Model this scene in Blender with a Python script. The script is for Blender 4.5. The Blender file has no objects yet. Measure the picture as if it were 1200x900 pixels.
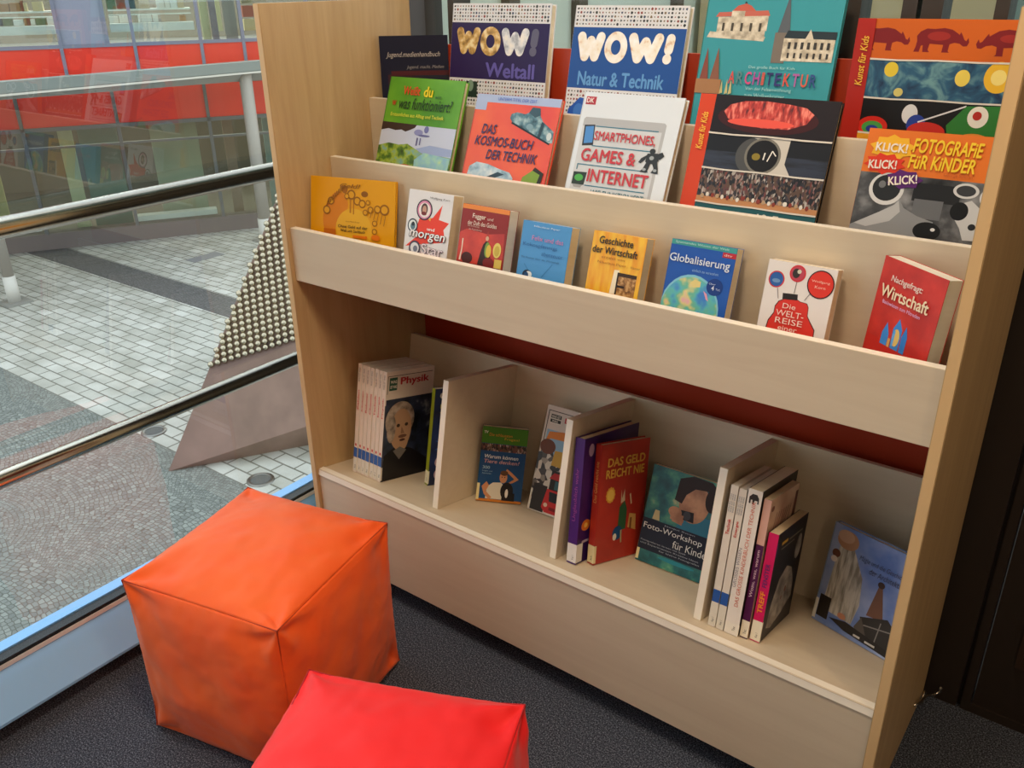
import bpy, bmesh, math, random
from mathutils import Vector, Matrix, noise
D2R = math.radians
C = bpy.context.scene.collection
SC = bpy.context.scene
random.seed(7)

# ---------------------------------------------------------------- camera
def basis(yaw, pitch, roll):
    f = Vector((-math.sin(yaw)*math.cos(pitch), math.cos(yaw)*math.cos(pitch), math.sin(pitch)))
    r = Vector((math.cos(yaw), math.sin(yaw), 0)); u = r.cross(f)
    r2 = r*math.cos(roll)+u*math.sin(roll); u2 = -r*math.sin(roll)+u*math.cos(roll)
    return r2, u2, f
cam_d = bpy.data.cameras.new('camera'); cam = bpy.data.objects.new('camera', cam_d); C.objects.link(cam)
r_, u_, f_ = basis(D2R(37.324), D2R(-24.723), D2R(-0.911))
M = Matrix((r_, u_, -f_)).transposed().to_4x4(); M.translation = (1.4818, -1.1640, 1.3645)
cam.matrix_world = M
cam_d.sensor_width = 36; cam_d.lens = 1028.3/1200*36; cam_d.clip_start = .02; cam_d.clip_end = 200
SC.camera = cam
# ---------------------------------------------------------------- light
SC.view_settings.view_transform = 'Standard'; SC.view_settings.look = 'None'
SC.view_settings.gamma = 1; SC.view_settings.use_curve_mapping = False
SC.view_settings.exposure = 0.0
W = bpy.data.worlds.new('sky'); SC.world = W; W.use_nodes = True
bg = W.node_tree.nodes['Background']; bg.inputs[0].default_value = (.86, .94, 1, 1); bg.inputs[1].default_value = 1.95
def area(name, loc, rot, sx, sy, power, col):
    l = bpy.data.lights.new(name, 'AREA'); l.shape = 'RECTANGLE'; l.size = sx; l.size_y = sy; l.energy = power; l.color = col
    o = bpy.data.objects.new(name, l); o.location = loc; o.rotation_euler = rot; C.objects.link(o); return o
LAMPS = ((.95, -.62, 50, (1, .78, .56)), (2.5, -.85, 36, (1, .70, .42)), (3.0, -2.9, 22, (1, .80, .58)))  # unseen overhead lamps, made all-round points to brighten the ceiling too
for x, y, p, c in LAMPS:
    l = bpy.data.lights.new('unseen_pendant_light', 'POINT'); l.energy = p; l.color = c; l.shadow_soft_size = .14
    o = bpy.data.objects.new('unseen_pendant_light', l); o.location = (x, y, 2.36); C.objects.link(o)
area('library_fill_light', (-16.6, 9.2, 2.7), (0, 0, D2R(58.95)), 12, 2.5, 1300, (1, 1, .98))  # unseen light added so the upper rooms opposite look lit
area('library_fill_light', (-16.6, 9.2, -.45), (0, 0, D2R(58.95)), 12, 2.5, 300, (1, 1, .86))  # unseen, added to brighten the lower storey opposite

# ---------------------------------------------------------------- materials
def lin(c):
    if isinstance(c, str):
        c = c.lstrip('#'); c = [int(c[i:i+2], 16)/255 for i in (0, 2, 4)]
    return tuple(x/12.92 if x <= .04045 else ((x+.055)/1.055)**2.4 for x in c)+(1,)
MC = {}
def mat(c, rough=.5, metal=0, spec=.5, coat=0):
    k = (c if isinstance(c, str) else tuple(c), rough, metal, spec, coat)
    if k in MC: return MC[k]
    m = bpy.data.materials.new('plain'); m.use_nodes = True; b = m.node_tree.nodes['Principled BSDF']
    b.inputs['Base Color'].default_value = lin(c); b.inputs['Roughness'].default_value = rough; b.inputs['Metallic'].default_value = metal
    b.inputs['Specular IOR Level'].default_value = spec; b.inputs['Coat Weight'].default_value = coat
    MC[k] = m; return m
def nt(name):
    m = bpy.data.materials.new(name); m.use_nodes = True; t = m.node_tree
    return m, t, t.nodes['Principled BSDF']
def N(t, typ, **kw):
    n = t.nodes.new(typ)
    for k, v in kw.items():
        if k in n.inputs: n.inputs[k].default_value = v
        else: setattr(n, k, v)
    return n
def ramp(t, fac, stops, interp='LINEAR'):
    n = t.nodes.new('ShaderNodeValToRGB'); n.color_ramp.interpolation = interp; e = n.color_ramp.elements
    while len(e) < len(stops): e.new(.5)
    for i, (p, c) in enumerate(stops): e[i].position = p; e[i].color = lin(c)
    t.links.new(fac, n.inputs[0]); return n
def coords(t, scale=(1, 1, 1), rot=(0, 0, 0), loc=(0, 0, 0)):
    tc = t.nodes.new('ShaderNodeTexCoord'); mp = t.nodes.new('ShaderNodeMapping')
    mp.inputs['Scale'].default_value = scale; mp.inputs['Rotation'].default_value = rot; mp.inputs['Location'].default_value = loc
    t.links.new(tc.outputs['Object'], mp.inputs[0]); return mp.outputs[0]
def picmat(name, stops, scale=60, kind='noise', stretch=(1, 1, 1), rough=.35, detail=4, interp='LINEAR', dist=0):
    m, t, b = nt(name); v = coords(t, stretch)
    if kind == 'noise':
        n = N(t, 'ShaderNodeTexNoise', Scale=scale, Detail=detail, Distortion=dist); t.links.new(v, n.inputs['Vector']); o = n.outputs['Fac']
    elif kind == 'cells':
        n = N(t, 'ShaderNodeTexVoronoi', Scale=scale); t.links.new(v, n.inputs['Vector']); s = t.nodes.new('ShaderNodeSeparateColor')
        t.links.new(n.outputs['Color'], s.inputs[0]); o = s.outputs[0]
    r = ramp(t, o, stops, interp); t.links.new(r.outputs[0], b.inputs['Base Color']); b.inputs['Roughness'].default_value = rough
    return m
def wood(name, c1, c2, rough=.45, axis='z'):
    m, t, b = nt(name)
    st = {'z': (9, 9, .7), 'x': (.7, 9, 9)}[axis]
    v = coords(t, st); n = N(t, 'ShaderNodeTexNoise', Scale=3, Detail=6, Roughness=.65, Distortion=.6); t.links.new(v, n.inputs['Vector'])
    r = ramp(t, n.outputs['Fac'], [(.3, c1), (.7, c2)]); t.links.new(r.outputs[0], b.inputs['Base Color']); b.inputs['Roughness'].default_value = rough
    return m
BIRCH = wood('birch veneer', '#b4966c', '#c8ac80', .4)
CREAM = wood('cream laminate', '#d0c0a8', '#d8cab2', .42, 'x')
EDGE = mat('#efe8da', .35)  # paler than the boards: direct light on their tops is in the colour
BEDGE = mat('#d9b684', .4)
REDB = mat('#b23a1c', .45)
STEEL = mat('#dcd6cc', .17, 1)
DSTEEL = mat('#8f8f8c', .3, 1)
PAGES = wood('page block', '#d8c9a8', '#e6dac0', .9)
PAGEW = wood('white page block', '#dcd8cc', '#ebe8df', .9)
WHITE = mat('#ecebe6', .6)

def carpet_mat():
    m, t, b = nt('needle felt carpet'); v = coords(t)
    n = N(t, 'ShaderNodeTexNoise', Scale=330, Detail=3, Roughness=.8); t.links.new(v, n.inputs['Vector'])
    r = ramp(t, n.outputs['Fac'], [(.38, '#20242e'), (.52, '#464d5c'), (.65, '#8d95a6')]); t.links.new(r.outputs[0], b.inputs['Base Color'])
    b.inputs['Roughness'].default_value = .95; b.inputs['Specular IOR Level'].default_value = .1
    bp = N(t, 'ShaderNodeBump', Strength=.7, Distance=.004); t.links.new(n.outputs['Fac'], bp.inputs['Height']); t.links.new(bp.outputs[0], b.inputs['Normal'])
    return m
def glass_mat(name, tint=(.96, .98, .97), refl=1.0):
    m = bpy.data.materials.new(name); m.use_nodes = True; t = m.node_tree; t.nodes.clear()
    o = t.nodes.new('ShaderNodeOutputMaterial'); mx = t.nodes.new('ShaderNodeMixShader'); tr = t.nodes.new('ShaderNodeBsdfTransparent'); gl = t.nodes.new('ShaderNodeBsdfGlossy')
    tr.inputs[0].default_value = (*tint, 1); gl.inputs['Roughness'].default_value = 0.0
    fr = N(t, 'ShaderNodeFresnel', IOR=1.5); mu = N(t, 'ShaderNodeMath', operation='MULTIPLY'); mu.inputs[1].default_value = refl
    ge = t.nodes.new('ShaderNodeNewGeometry'); iv = N(t, 'ShaderNodeMath', operation='SUBTRACT'); iv.inputs[0].default_value = 1; t.links.new(ge.outputs['Backfacing'], iv.inputs[1])
    mb = N(t, 'ShaderNodeMath', operation='MULTIPLY'); t.links.new(fr.outputs[0], mb.inputs[0]); t.links.new(iv.outputs[0], mb.inputs[1])   # one reflection per pane, none on its inner side
    t.links.new(mb.outputs[0], mu.inputs[0]); t.links.new(mu.outputs[0], mx.inputs[0]); t.links.new(tr.outputs[0], mx.inputs[1]); t.links.new(gl.outputs[0], mx.inputs[2]); t.links.new(mx.outputs[0], o.inputs[0])
    return m
GLASS = glass_mat('window glass', (.96, .98, .97), 3.0)   # double glazing: four faces reflect
FGLASS = glass_mat('facade glass', (.84, .87, .84), 1.2)
def paver_mat():
    m, t, b = nt('pale stone pavers'); v = coords(t)
    br = N(t, 'ShaderNodeTexBrick', Scale=1, offset=.5); t.links.new(v, br.inputs['Vector'])
    br.inputs['Color1'].default_value = lin('#d3d3cd'); br.inputs['Color2'].default_value = lin('#bcbcb4'); br.inputs['Mortar'].default_value = lin('#74746c')
    br.inputs['Mortar Size'].default_value = .012; br.inputs['Brick Width'].default_value = .33; br.inputs['Row Height'].default_value = .17; br.inputs['Mortar Smooth'].default_value = .3
    n = N(t, 'ShaderNodeTexNoise', Scale=2.2, Detail=4); t.links.new(v, n.inputs['Vector'])
    r = ramp(t, n.outputs['Fac'], [(.3, '#d6d6d2'), (.7, '#ffffff')])
    mx = N(t, 'ShaderNodeMix', data_type='RGBA', blend_type='MULTIPLY'); mx.inputs[0].default_value = 1
    t.links.new(br.outputs[0], mx.inputs[6]); t.links.new(r.outputs[0], mx.inputs[7]); t.links.new(mx.outputs[2], b.inputs['Base Color']); b.inputs['Roughness'].default_value = .7
    return m
def cobble_mat(name, c1, c2, joint, sc):
    # setts laid in fans: rings around repeating centres
    m, t, b = nt(name); tc = t.nodes.new('ShaderNodeTexCoord'); sep = t.nodes.new('ShaderNodeSeparateXYZ'); t.links.new(tc.outputs['Object'], sep.inputs[0])
    def ma(op, a, bv=None):
        n = t.nodes.new('ShaderNodeMath'); n.operation = op
        for i, x in enumerate((a, bv)):
            if x is None: continue
            if isinstance(x, (int, float)): n.inputs[i].default_value = x
            else: t.links.new(x, n.inputs[i])
        return n.outputs[0]
    P = 1.5
    fx = ma('SUBTRACT', ma('MULTIPLY', ma('FRACT', ma('DIVIDE', sep.outputs[0], P)), P), P/2)
    fy = ma('MULTIPLY', ma('FRACT', ma('DIVIDE', sep.outputs[1], P*.9)), P*.9)
    fy = ma('ADD', fy, .35)
    rad = ma('SQRT', ma('ADD', ma('MULTIPLY', fx, fx), ma('MULTIPLY', fy, fy))); ang = ma('MULTIPLY', ma('ARCTAN2', fy, fx), 1.0)
    cb = t.nodes.new('ShaderNodeCombineXYZ'); t.links.new(ma('MULTIPLY', rad, sc), cb.inputs[0]); t.links.new(ma('MULTIPLY', ang, sc*.95), cb.inputs[1])
    vo = N(t, 'ShaderNodeTexVoronoi', Scale=1, Randomness=.45); t.links.new(cb.outputs[0], vo.inputs['Vector'])
    ve = N(t, 'ShaderNodeTexVoronoi', Scale=1, Randomness=.45, feature='DISTANCE_TO_EDGE'); t.links.new(cb.outputs[0], ve.inputs['Vector'])
    s = t.nodes.new('ShaderNodeSeparateColor'); t.links.new(vo.outputs['Color'], s.inputs[0])
    r1 = ramp(t, s.outputs[0], [(0, c1), (1, c2)])
    mr = N(t, 'ShaderNodeMapRange'); mr.inputs[1].default_value = .03; mr.inputs[2].default_value = .12; t.links.new(ve.outputs['Distance'], mr.inputs[0])
    mx = N(t, 'ShaderNodeMix', data_type='RGBA'); t.links.new(mr.outputs[0], mx.inputs[0]); mx.inputs[6].default_value = lin(joint); t.links.new(r1.outputs[0], mx.inputs[7])
    t.links.new(mx.outputs[2], b.inputs['Base Color']); b.inputs['Roughness'].default_value = .75
    return m

# ---------------------------------------------------------------- mesh helpers
def mesh_obj(name, bm, mats, parent=None, smooth=False):
    me = bpy.data.meshes.new(name); bm.normal_update(); bm.to_mesh(me); bm.free()
    for m in (mats if isinstance(mats, (list, tuple)) else [mats]): me.materials.append(m)
    if smooth:
        for p in me.polygons: p.use_smooth = True
    o = bpy.data.objects.new(name, me); C.objects.link(o)
    if parent: o.parent = parent
    return o
def add_box(bm, x0, x1, y0, y1, z0, z1, mi=0, faces=None):
    v = [bm.verts.new(p) for p in ((x0,y0,z0),(x1,y0,z0),(x1,y1,z0),(x0,y1,z0),(x0,y0,z1),(x1,y0,z1),(x1,y1,z1),(x0,y1,z1))]
    q = {'b': (0,3,2,1), 't': (4,5,6,7), 'f': (0,1,5,4), 'r': (1,2,6,5), 'k': (2,3,7,6), 'l': (3,0,4,7)}
    for k, i in q.items():
        fc = bm.faces.new([v[j] for j in i]); fc.material_index = (faces or {}).get(k, mi)
    return v
def box(name, x0, x1, y0, y1, z0, z1, m, parent=None, bev=0, faces=None):
    bm = bmesh.new(); add_box(bm, x0, x1, y0, y1, z0, z1, 0, faces)
    if bev: bmesh.ops.bevel(bm, geom=bm.edges[:], offset=bev, segments=2, affect='EDGES', profile=.5)
    return mesh_obj(name, bm, m, parent)
def add_tube(bm, pts, r, seg=16, closed=False, caps=True):
    pts = [Vector(p) for p in pts]; rings = []
    n = len(pts)
    up = None
    for i, p in enumerate(pts):
        a = pts[(i-1) % n] if (closed or i) else p; b = pts[(i+1) % n] if (closed or i < n-1) else p
        d = (b-a).normalized()
        if up is None: up = Vector((0, 0, 1)) if abs(d.z) < .9 else Vector((1, 0, 0))
        s = d.cross(up).normalized(); w = s.cross(d).normalized(); up = w
        rr = r[i] if isinstance(r, (list, tuple)) else r
        rings.append([bm.verts.new(p+s*math.cos(2*math.pi*k/seg)*rr+w*math.sin(2*math.pi*k/seg)*rr) for k in range(seg)])
    for i in range(n if closed else n-1):
        A, B = rings[i], rings[(i+1) % n]
        for k in range(seg):
            f = bm.faces.new((A[k], A[(k+1) % seg], B[(k+1) % seg], B[k])); f.smooth = True
    if caps and not closed:
        bm.faces.new(rings[0]); bm.faces.new(rings[-1][::-1])
def tube(name, pts, r, m, parent=None, seg=20, closed=False):
    bm = bmesh.new(); add_tube(bm, pts, r, seg, closed); bmesh.ops.recalc_face_normals(bm, faces=bm.faces[:]); return mesh_obj(name, bm, m, parent)
def empty(name, loc=(0,0,0), rotz=0):
    o = bpy.data.objects.new(name, None); C.objects.link(o); o.empty_display_size = .05; o.location = loc; o.rotation_euler = (0,0,rotz); return o
def tag(o, label, cat, group=None, kind=None):
    if label: o['label'] = label
    if cat: o['category'] = cat
    if group: o['group'] = group
    if kind: o['kind'] = kind
    return o
def struct(o): o['kind'] = 'structure'; return o

# ================================================================ room shell
XG = -.166                      # glass plane of the long window
YB = .455                       # back wall
YN, XR, ZC = -4.2, 4.6, 2.9
CARP = carpet_mat()
WALLM = mat('#a89f92', .9); DARKW = mat('#2a211b', .55); DARKF = mat('#3a332e', .4); CEIL = mat('#c4beb4', .95)
struct(box('floor', -.2, XR, YN, YB+.05, -.25, 0, CARP))
struct(box('ceiling', -.22, XR+.1, YN-.1, YB+.3, ZC, ZC+.25, CEIL))
struct(box('wall_right', XR, XR+.1, YN, YB+.05, 0, ZC, WALLM))
struct(box('wall_near', -.2, XR+.1, YN-.1, YN, 0, ZC, WALLM))
# back wall: dark panelling below and right, glazing above the shelf
bm = bmesh.new()
add_box(bm, -.2, 1.376, YB, YB+.08, 0, 1.05)
add_box(bm, 1.384, XR, YB, YB+.08, 0, .02); add_box(bm, 1.30, 1.376, YB, YB+.08, 1.05, ZC); add_box(bm, -.2, 1.30, YB, YB+.08, 2.6, ZC)
add_box(bm, 1.376, 1.384, YB+.012, YB+.08, 0, ZC); add_box(bm, 1.384, 1.40, YB, YB+.08, .02, ZC); add_box(bm, 2.35, XR, YB, YB+.08, .02, ZC); add_box(bm, 1.40, 2.35, YB, YB+.08, 2.15, ZC)
struct(mesh_obj('wall_back', bm, DARKW))
dr = struct(empty('door_1', (1.40, YB, 0)))
bm = bmesh.new()
def dbox(*a): add_box(bm, *a)
dbox(.003, .055, .004, .05, .02, 2.147); dbox(.9, .947, .004, .05, .02, 2.147); dbox(.055, .9, .004, .05, .02, .145); dbox(.055, .9, .004, .05, 2.05, 2.147); dbox(.055, .9, .004, .05, 1.0, 1.1)
dbox(.055, .9, .02, .045, .145, 1.0); dbox(.055, .9, .02, .045, 1.1, 2.05)
mesh_obj('door_leaf', bm, DARKW, dr)
bm = bmesh.new()
for z0, z1 in ((.145, 1.0), (1.1, 2.05)):
    for a in ((.055, .065, z0, z1), (.89, .9, z0, z1)): add_box(bm, a[0], a[1], .0, .02, a[2], a[3])
    for a in ((z0, z0+.01), (z1-.01, z1)): add_box(bm, .065, .89, .0, .02, a[0], a[1])
mesh_obj('panel_moulding', bm, mat('#3a2a20', .35), dr)
tube('door_handle', [(.08, .0, 1.05), (.08, -.05, 1.05), (.2, -.05, 1.05)], .009, STEEL, dr)
# glazing over the shelf
w2 = struct(empty('window_2', (0, YB, 0)))
bm = bmesh.new()
for x0, x1 in ((-.2, -.15), (-.046, .014), (.083, .100), (.957, .990), (1.056, 1.079), (1.086, 1.118), (1.193, 1.213), (1.27, 1.30)):
    add_box(bm, x0, x1, .0, .06, 1.05, 2.6)
add_box(bm, -.2, 1.3, .005, .055, 1.05, 1.09); add_box(bm, -.2, 1.3, .005, .055, 2.55, 2.6)
mesh_obj('window_frame', bm, DARKF, w2)
box('glass_pane', -.2, 1.3, .03, .036, 1.09, 2.55, glass_mat('rear glass', (.92, .95, .93), 1.0), w2)

# the long window on the left
w1 = struct(empty('window_1', (XG, 0, 0)))
FR = mat('#86bdf5', .4)  # blue of the sky's light on frame and sill is put into this colour
bm = bmesh.new(); add_box(bm, -.05, -.006, YN, YB, 0, .121); add_box(bm, -.055, .006, YN, YB, ZC-.1, ZC)
for y in (-3.4, -1.9): add_box(bm, -.05, .0, y, y+.05, .121, ZC-.1)
mesh_obj('window_frame', bm, FR, w1)
bm = bmesh.new(); P = [(-.006, .1205), (.061, .0500), (.061, .0440), (-.006, .112)]
va = [[bm.verts.new((x, y, z)) for x, z in P] for y in (YN, YB)]
for k in range(4): bm.faces.new((va[0][k], va[1][k], va[1][(k+1) % 4], va[0][(k+1) % 4]))
bm.faces.new(va[0][::-1]); bm.faces.new(va[1]); bmesh.ops.recalc_face_normals(bm, faces=bm.faces[:])
mesh_obj('window_sill', bm, FR, w1)
box('glazing_bead', -.03, -.002, YN, YB, .121, .131, mat('#f1f2f2', .3, .2), w1)
box('gasket', -.028, -.004, YN, YB, .131, .140, mat('#1c1f24', .5), w1)
box('outer_bead', -.06, -.03, YN, YB, .118, .143, FR, w1)
box('glass_pane', -.004, .002, YN, YB, .14, ZC-.1, GLASS, w1)
for o_, z_ in (('upper', .992), ('lower', .5475)):
    r = empty('handrail', (-.1074, 0, z_)); rad = .0185 if o_ == 'upper' else .0168
    tube('rail', [(0, YN+.3, 0), (0, YB, 0)], rad, STEEL, r, 32)
    for y in (-3.37, -1.87):
        tube('rail_bracket', [(0, y, 0), (-.056, y, 0)], .008, STEEL, r)
    tag(r, 'polished steel handrail crossing the big window at %s' % ('chest height, the higher one' if o_ == 'upper' else 'knee height, the lower one'), 'handrail', 'handrails along the window')
# unseen lamps of the warm overhead light, added as pendants to light the ceiling: open rings of opal glass round the bulb
for x, y, _p, _c in LAMPS:
    l = empty('unseen_pendant_lamp', (x, y, 2.36)); tag(l, 'unseen white pendant lamp hanging over the carpet', 'lamp', 'unseen pendant lamps of the reading corner')
    tube('cord', [(0, 0, .30), (0, 0, ZC-2.36)], .004, mat('#2a2a2a', .5), l, 8); tube('canopy_cap', [(0, 0, ZC-2.36-.03), (0, 0, ZC-2.36)], .05, WHITE, l)
    tube('shade_rim', [(.22*math.cos(a*math.pi/20), .22*math.sin(a*math.pi/20), 0) for a in range(40)], .006, WHITE, l, 8, True)
    for a in range(3): tube('shade_arm', [(0, 0, .30), (.22*math.cos(a*2.094), .22*math.sin(a*2.094), 0)], .003, WHITE, l, 6)
# ================================================================ bookcase
bc = empty('display_bookcase', (0, 0, 0))
tag(bc, 'birch and cream display bookcase with tiered racks and a red back beside the window', 'bookcase')
DEP, T = .4205, .0169
def side(x0, x1, outer):
    bm = bmesh.new()
    add_box(bm, x0, x1, 0, DEP, .03, 1.331, 0, {'f': 1, 't': 1, 'k': 1, 'b': 1})
    bmesh.ops.bevel(bm, geom=bm.edges[:], offset=.0012, segments=2, affect='EDGES')
    return mesh_obj('side_panel', bm, [BIRCH, BEDGE], bc)
side(-T, 0, -1); side(1.3, 1.3+T, 1)
E_ = {'t': 1}
def board(name, *a, faces=E_, bev=.0008):
    return box(name, *a, [CREAM, EDGE], bc, bev, faces)
Z1, Z1B, Z2, Z3, Y2, Y3 = .8937, .7777, 1.0232, 1.1316, .1413, .2707
board('rack_front', .0005, 1.2995, .0104, .0264, Z1B, Z1)
board('rack_front', .0005, 1.2995, Y2, Y2+.016, Z1B, Z2)
board('rack_front', .0005, 1.2995, Y3, Y3+.016, .905, Z3)
board('rack_floor', .0005, 1.2995, .0264, Y2, Z1B, Z1B+.013, faces={})
board('rack_floor', .0005, 1.2995, Y2+.016, Y3, .905, .918, faces={})
board('rack_floor', .0005, 1.2995, Y3+.016, DEP-.012, 1.015, 1.028, faces={})
box('back_board', .0005, 1.2995, DEP-.0115, DEP-.001, .08, 1.2369, [REDB, mat('#e0603a', .4)], bc, .0008, {'t': 1})
board('kick_board', .0005, 1.2995, .008, .024, .065, .3060)
# tilted bottom shelf
TA = D2R(11.5); O = Vector((0, .008, .3065)); EX = Vector((1,0,0)); ED = Vector((0, math.cos(TA), -math.sin(TA))); EU = Vector((0, math.sin(TA), math.cos(TA)))
MS = Matrix((EX, ED, EU)).transposed().to_4x4(); MS.translation = O
def tilted(o): o.matrix_local = MS; return o
tilted(board('bottom_shelf', .0005, 1.2995, .0005, .308, -.016, 0, faces={'f': 1}))
tilted(board('shelf_back', .0005, 1.2995, .292, .308, 0, .302))
DX = [(.343, 'left'), (.660, 'middle'), (.980, 'right')]
for x, n_ in DX:
    tilted(box('divider', x-.0155, x, .042, .2915, .0004, .297, [CREAM, EDGE], bc, .0008, {'f': 1}))
board('base_board', .0005, 1.2995, .024, DEP-.012, .066, .082, faces={})
for x in (.05, 1.25):
    for y in (.08, .36):
        k = box('caster', -.03, .03, -.03, .03, .055, .0655, DSTEEL, bc, .001); k.location = (x, y, 0)
        for sx in (-.02, .014):
            g = box('caster_fork', sx, sx+.006, -.012, .012, .02, .056, DSTEEL, k, .0005)
        tube('caster_wheel', [(-.012, 0, .0255), (.012, 0, .0255)], .0252, mat('#1d1d1d', .5), k)
hk = tube('hook', [(1.3165, .32, .075), (1.322, .33, .073), (1.327, .39, .05), (1.336, .425, .030), (1.345, .44, .034), (1.345, .435, .046)], .0028, STEEL, bc, 10)
ring = [(1.322, .40+.014*math.cos(a), .034+.014*math.sin(a)) for a in [i*math.pi/10 for i in range(20)]]
tube('hook_ring', ring, .0024, STEEL, bc, 8, True)

# ================================================================ books
FONT = None
def text_mesh(s, bold=0, shear=0, space=1.0):
    cu = bpy.data.curves.new('txt', 'FONT'); cu.body = s; cu.size = 1; cu.offset = bold; cu.shear = shear; cu.space_character = space; cu.resolution_u = 3
    cu.fill_mode = 'FRONT'
    o = bpy.data.objects.new('txt', cu); C.objects.link(o); dg = bpy.context.evaluated_depsgraph_get(); dg.update()
    me = bpy.data.meshes.new_from_object(o.evaluated_get(dg)); bpy.data.objects.remove(o); bpy.data.curves.remove(cu)
    return me
def text(bk, s, x, y, w, h, c, align='l', bold=.0, shear=0, name='title', rot=0, spine=False, layer=12, z=None):
    """s fitted in a box of width w and height h (metres) with its lower left corner at x,y on the cover"""
    me = text_mesh(s, 0, shear)
    if bold:
        bm = bmesh.new()
        for kz, (dx, dy) in enumerate(((0, 0), (bold, 0), (-bold, 0), (0, bold*.8), (0, -bold*.8))):
            n0 = len(bm.verts); bm.from_mesh(me); bm.verts.ensure_lookup_table()
            for v in bm.verts[n0:]: v.co.x += dx; v.co.y += dy; v.co.z = kz*.00003
        bm.to_mesh(me); bm.free()
    xs = [v.co.x for v in me.vertices]; ys = [v.co.y for v in me.vertices]
    x0, x1, y0, y1 = min(xs), max(xs), min(ys), max(ys); sx = w/(x1-x0); sy = h/(y1-y0)
    ca, sa = math.cos(rot), math.sin(rot)
    for v in me.vertices:
        a, b = (v.co.x-x0)*sx, (v.co.y-y0)*sy
        if spine: v.co = (-.0004-.00002*layer-v.co.z, y+a, (-x)-b)      # x = distance from the front cover
        else: v.co = (x+a*ca-b*sa, y+a*sa+b*ca, .00012*layer+v.co.z)
    me.materials.append(mat(c, .4) if isinstance(c, (str, tuple)) else c); me.name = name
    o = bpy.data.objects.new(name, me); C.objects.link(o); o.parent = bk; return o
# flat print shapes, in fractions of the cover
def rect(u0, v0, u1, v1): return [(u0,v0),(u1,v0),(u1,v1),(u0,v1)]
def ell(cu, cv, ru, rv, n=28, a0=0, a1=2*math.pi): return [(cu+ru*math.cos(a0+(a1-a0)*i/(n-1 if a1-a0<6.2 else n)), cv+rv*math.sin(a0+(a1-a0)*i/(n-1 if a1-a0<6.2 else n))) for i in range(n)]
def star(cu, cv, ru, rv, n, inner=.45, ph=0, jit=0):
    return [(cu+ru*(1 if k%2==0 else inner)*(1+jit*math.sin(k*7.3))*math.cos(ph+math.pi*k/n), cv+rv*(1 if k%2==0 else inner)*(1+jit*math.sin(k*7.3))*math.sin(ph+math.pi*k/n)) for k in range(2*n)]
def line(u0, v0, u1, v1, t, asp=1):
    d = Vector((u1-u0, (v1-v0)*asp)).normalized(); n = Vector((-d.y, d.x))*t
    return [(u0+n.x, v0+n.y/asp), (u0-n.x, v0-n.y/asp), (u1-n.x, v1-n.y/asp), (u1+n.x, v1+n.y/asp)]
def art(bk, name, w, h, items, start=1):
    bm = bmesh.new(); mats = []
    for k, (m, pts) in enumerate(items):
        m = mat(m, .4, 0, .35) if isinstance(m, str) else m
        if m not in mats: mats.append(m)
        z = .00006*(start+k) if len(items) > 14 else .00012*(start+k)
        f = bm.faces.new([bm.verts.new((min(max(u, .001), .999)*w, min(max(v, .001), .999)*h, z)) for u, v in pts]); f.normal_update()
        if f.normal.z < 0: f.normal_flip()
        f.material_index = mats.index(m)
    return mesh_obj(name, bm, mats, bk)
def book(name, label, group, bl, ex, eu, w, h, t, cover, spine=None, back=None, hard=False, pages=None, sticker=None, cat='book'):
    ex = Vector(ex).normalized(); eu = (Vector(eu)-ex*Vector(eu).dot(ex)).normalized(); n = ex.cross(eu)
    b = empty(name); Mx = Matrix((ex, eu, n)).transposed().to_4x4(); Mx.translation = bl; b.matrix_world = Mx
    tag(b, label, cat, group)
    c = .0022 if hard else .0007; ov = .0025 if hard else .0006
    col = lambda q: mat(q, .36, 0, .35) if isinstance(q, str) else q
    bm = bmesh.new()
    add_box(bm, c, w, 0, h, -c, 0, 0); add_box(bm, c, w, 0, h, -t, -t+c, 2); add_box(bm, 0, c, 0, h, -t, 0, 1)
    mesh_obj('cover', bm, [col(cover), col(spine or cover), col(back or cover)], b)
    box('page_block', c+.0002, w-ov, ov, h-ov, -t+c, -c, pages or PAGES, b)
    if sticker:
        y0, y1, sc = sticker[:3]; wr = sticker[3] if len(sticker) > 3 else .008
        bm = bmesh.new(); add_box(bm, -.0003, 0, y0, y1, -t-.0002, .0003); add_box(bm, 0, wr, y0, y1, .0001, .0004)
        mesh_obj('shelfmark_label', bm, mat(sc, .6), b)
        if t > .007:
            for i in range(3): text(b, random.choice(['Kap 1', 'Jk 4', 'Wir', 'Tec', 'Sch', 'Pho']), t*.25, y0+.006+i*.010, .009, min(.005, t*.4), '#333333', name='shelfmark_text', spine=True, layer=4) if i == 0 else None
    return b
def tilt_axes(a, yaw=0, roll=0, base=None):
    e = Vector((1,0,0)); u = Vector((0, math.sin(a), math.cos(a)))
    e, u = e*math.cos(roll)+u*math.sin(roll), u*math.cos(roll)-e*math.sin(roll)
    R = Matrix.Rotation(yaw, 3, 'Z'); e, u = R@e, R@u
    if base: e, u = base@e, base@u
    return e, u
ZF = {1: Z1B+.0135, 2: .9185, 3: 1.0285}
def rack(tier, TL, tilt, yaw=0, roll=0):
    """front cover top left corner -> lower left corner on the rack floor, and the height"""
    e, u = tilt_axes(D2R(tilt), D2R(yaw), D2R(roll)); TL = Vector(TL)
    return e, u, TL
def rbook(tier, name, label, group, TL, w, tilt, t, cover, yaw=0, roll=0, **k):
    e, u, TL = rack(tier, TL, tilt, yaw, roll); n = e.cross(u)
    h = (TL.z-ZF[tier]-t*max(n.z, 0)-.0006)/u.z      # the lower back edge rests on the rack floor
    return book(name, label, group, TL-u*h, e, u, w, h, t, cover, **k), w, h
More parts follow.
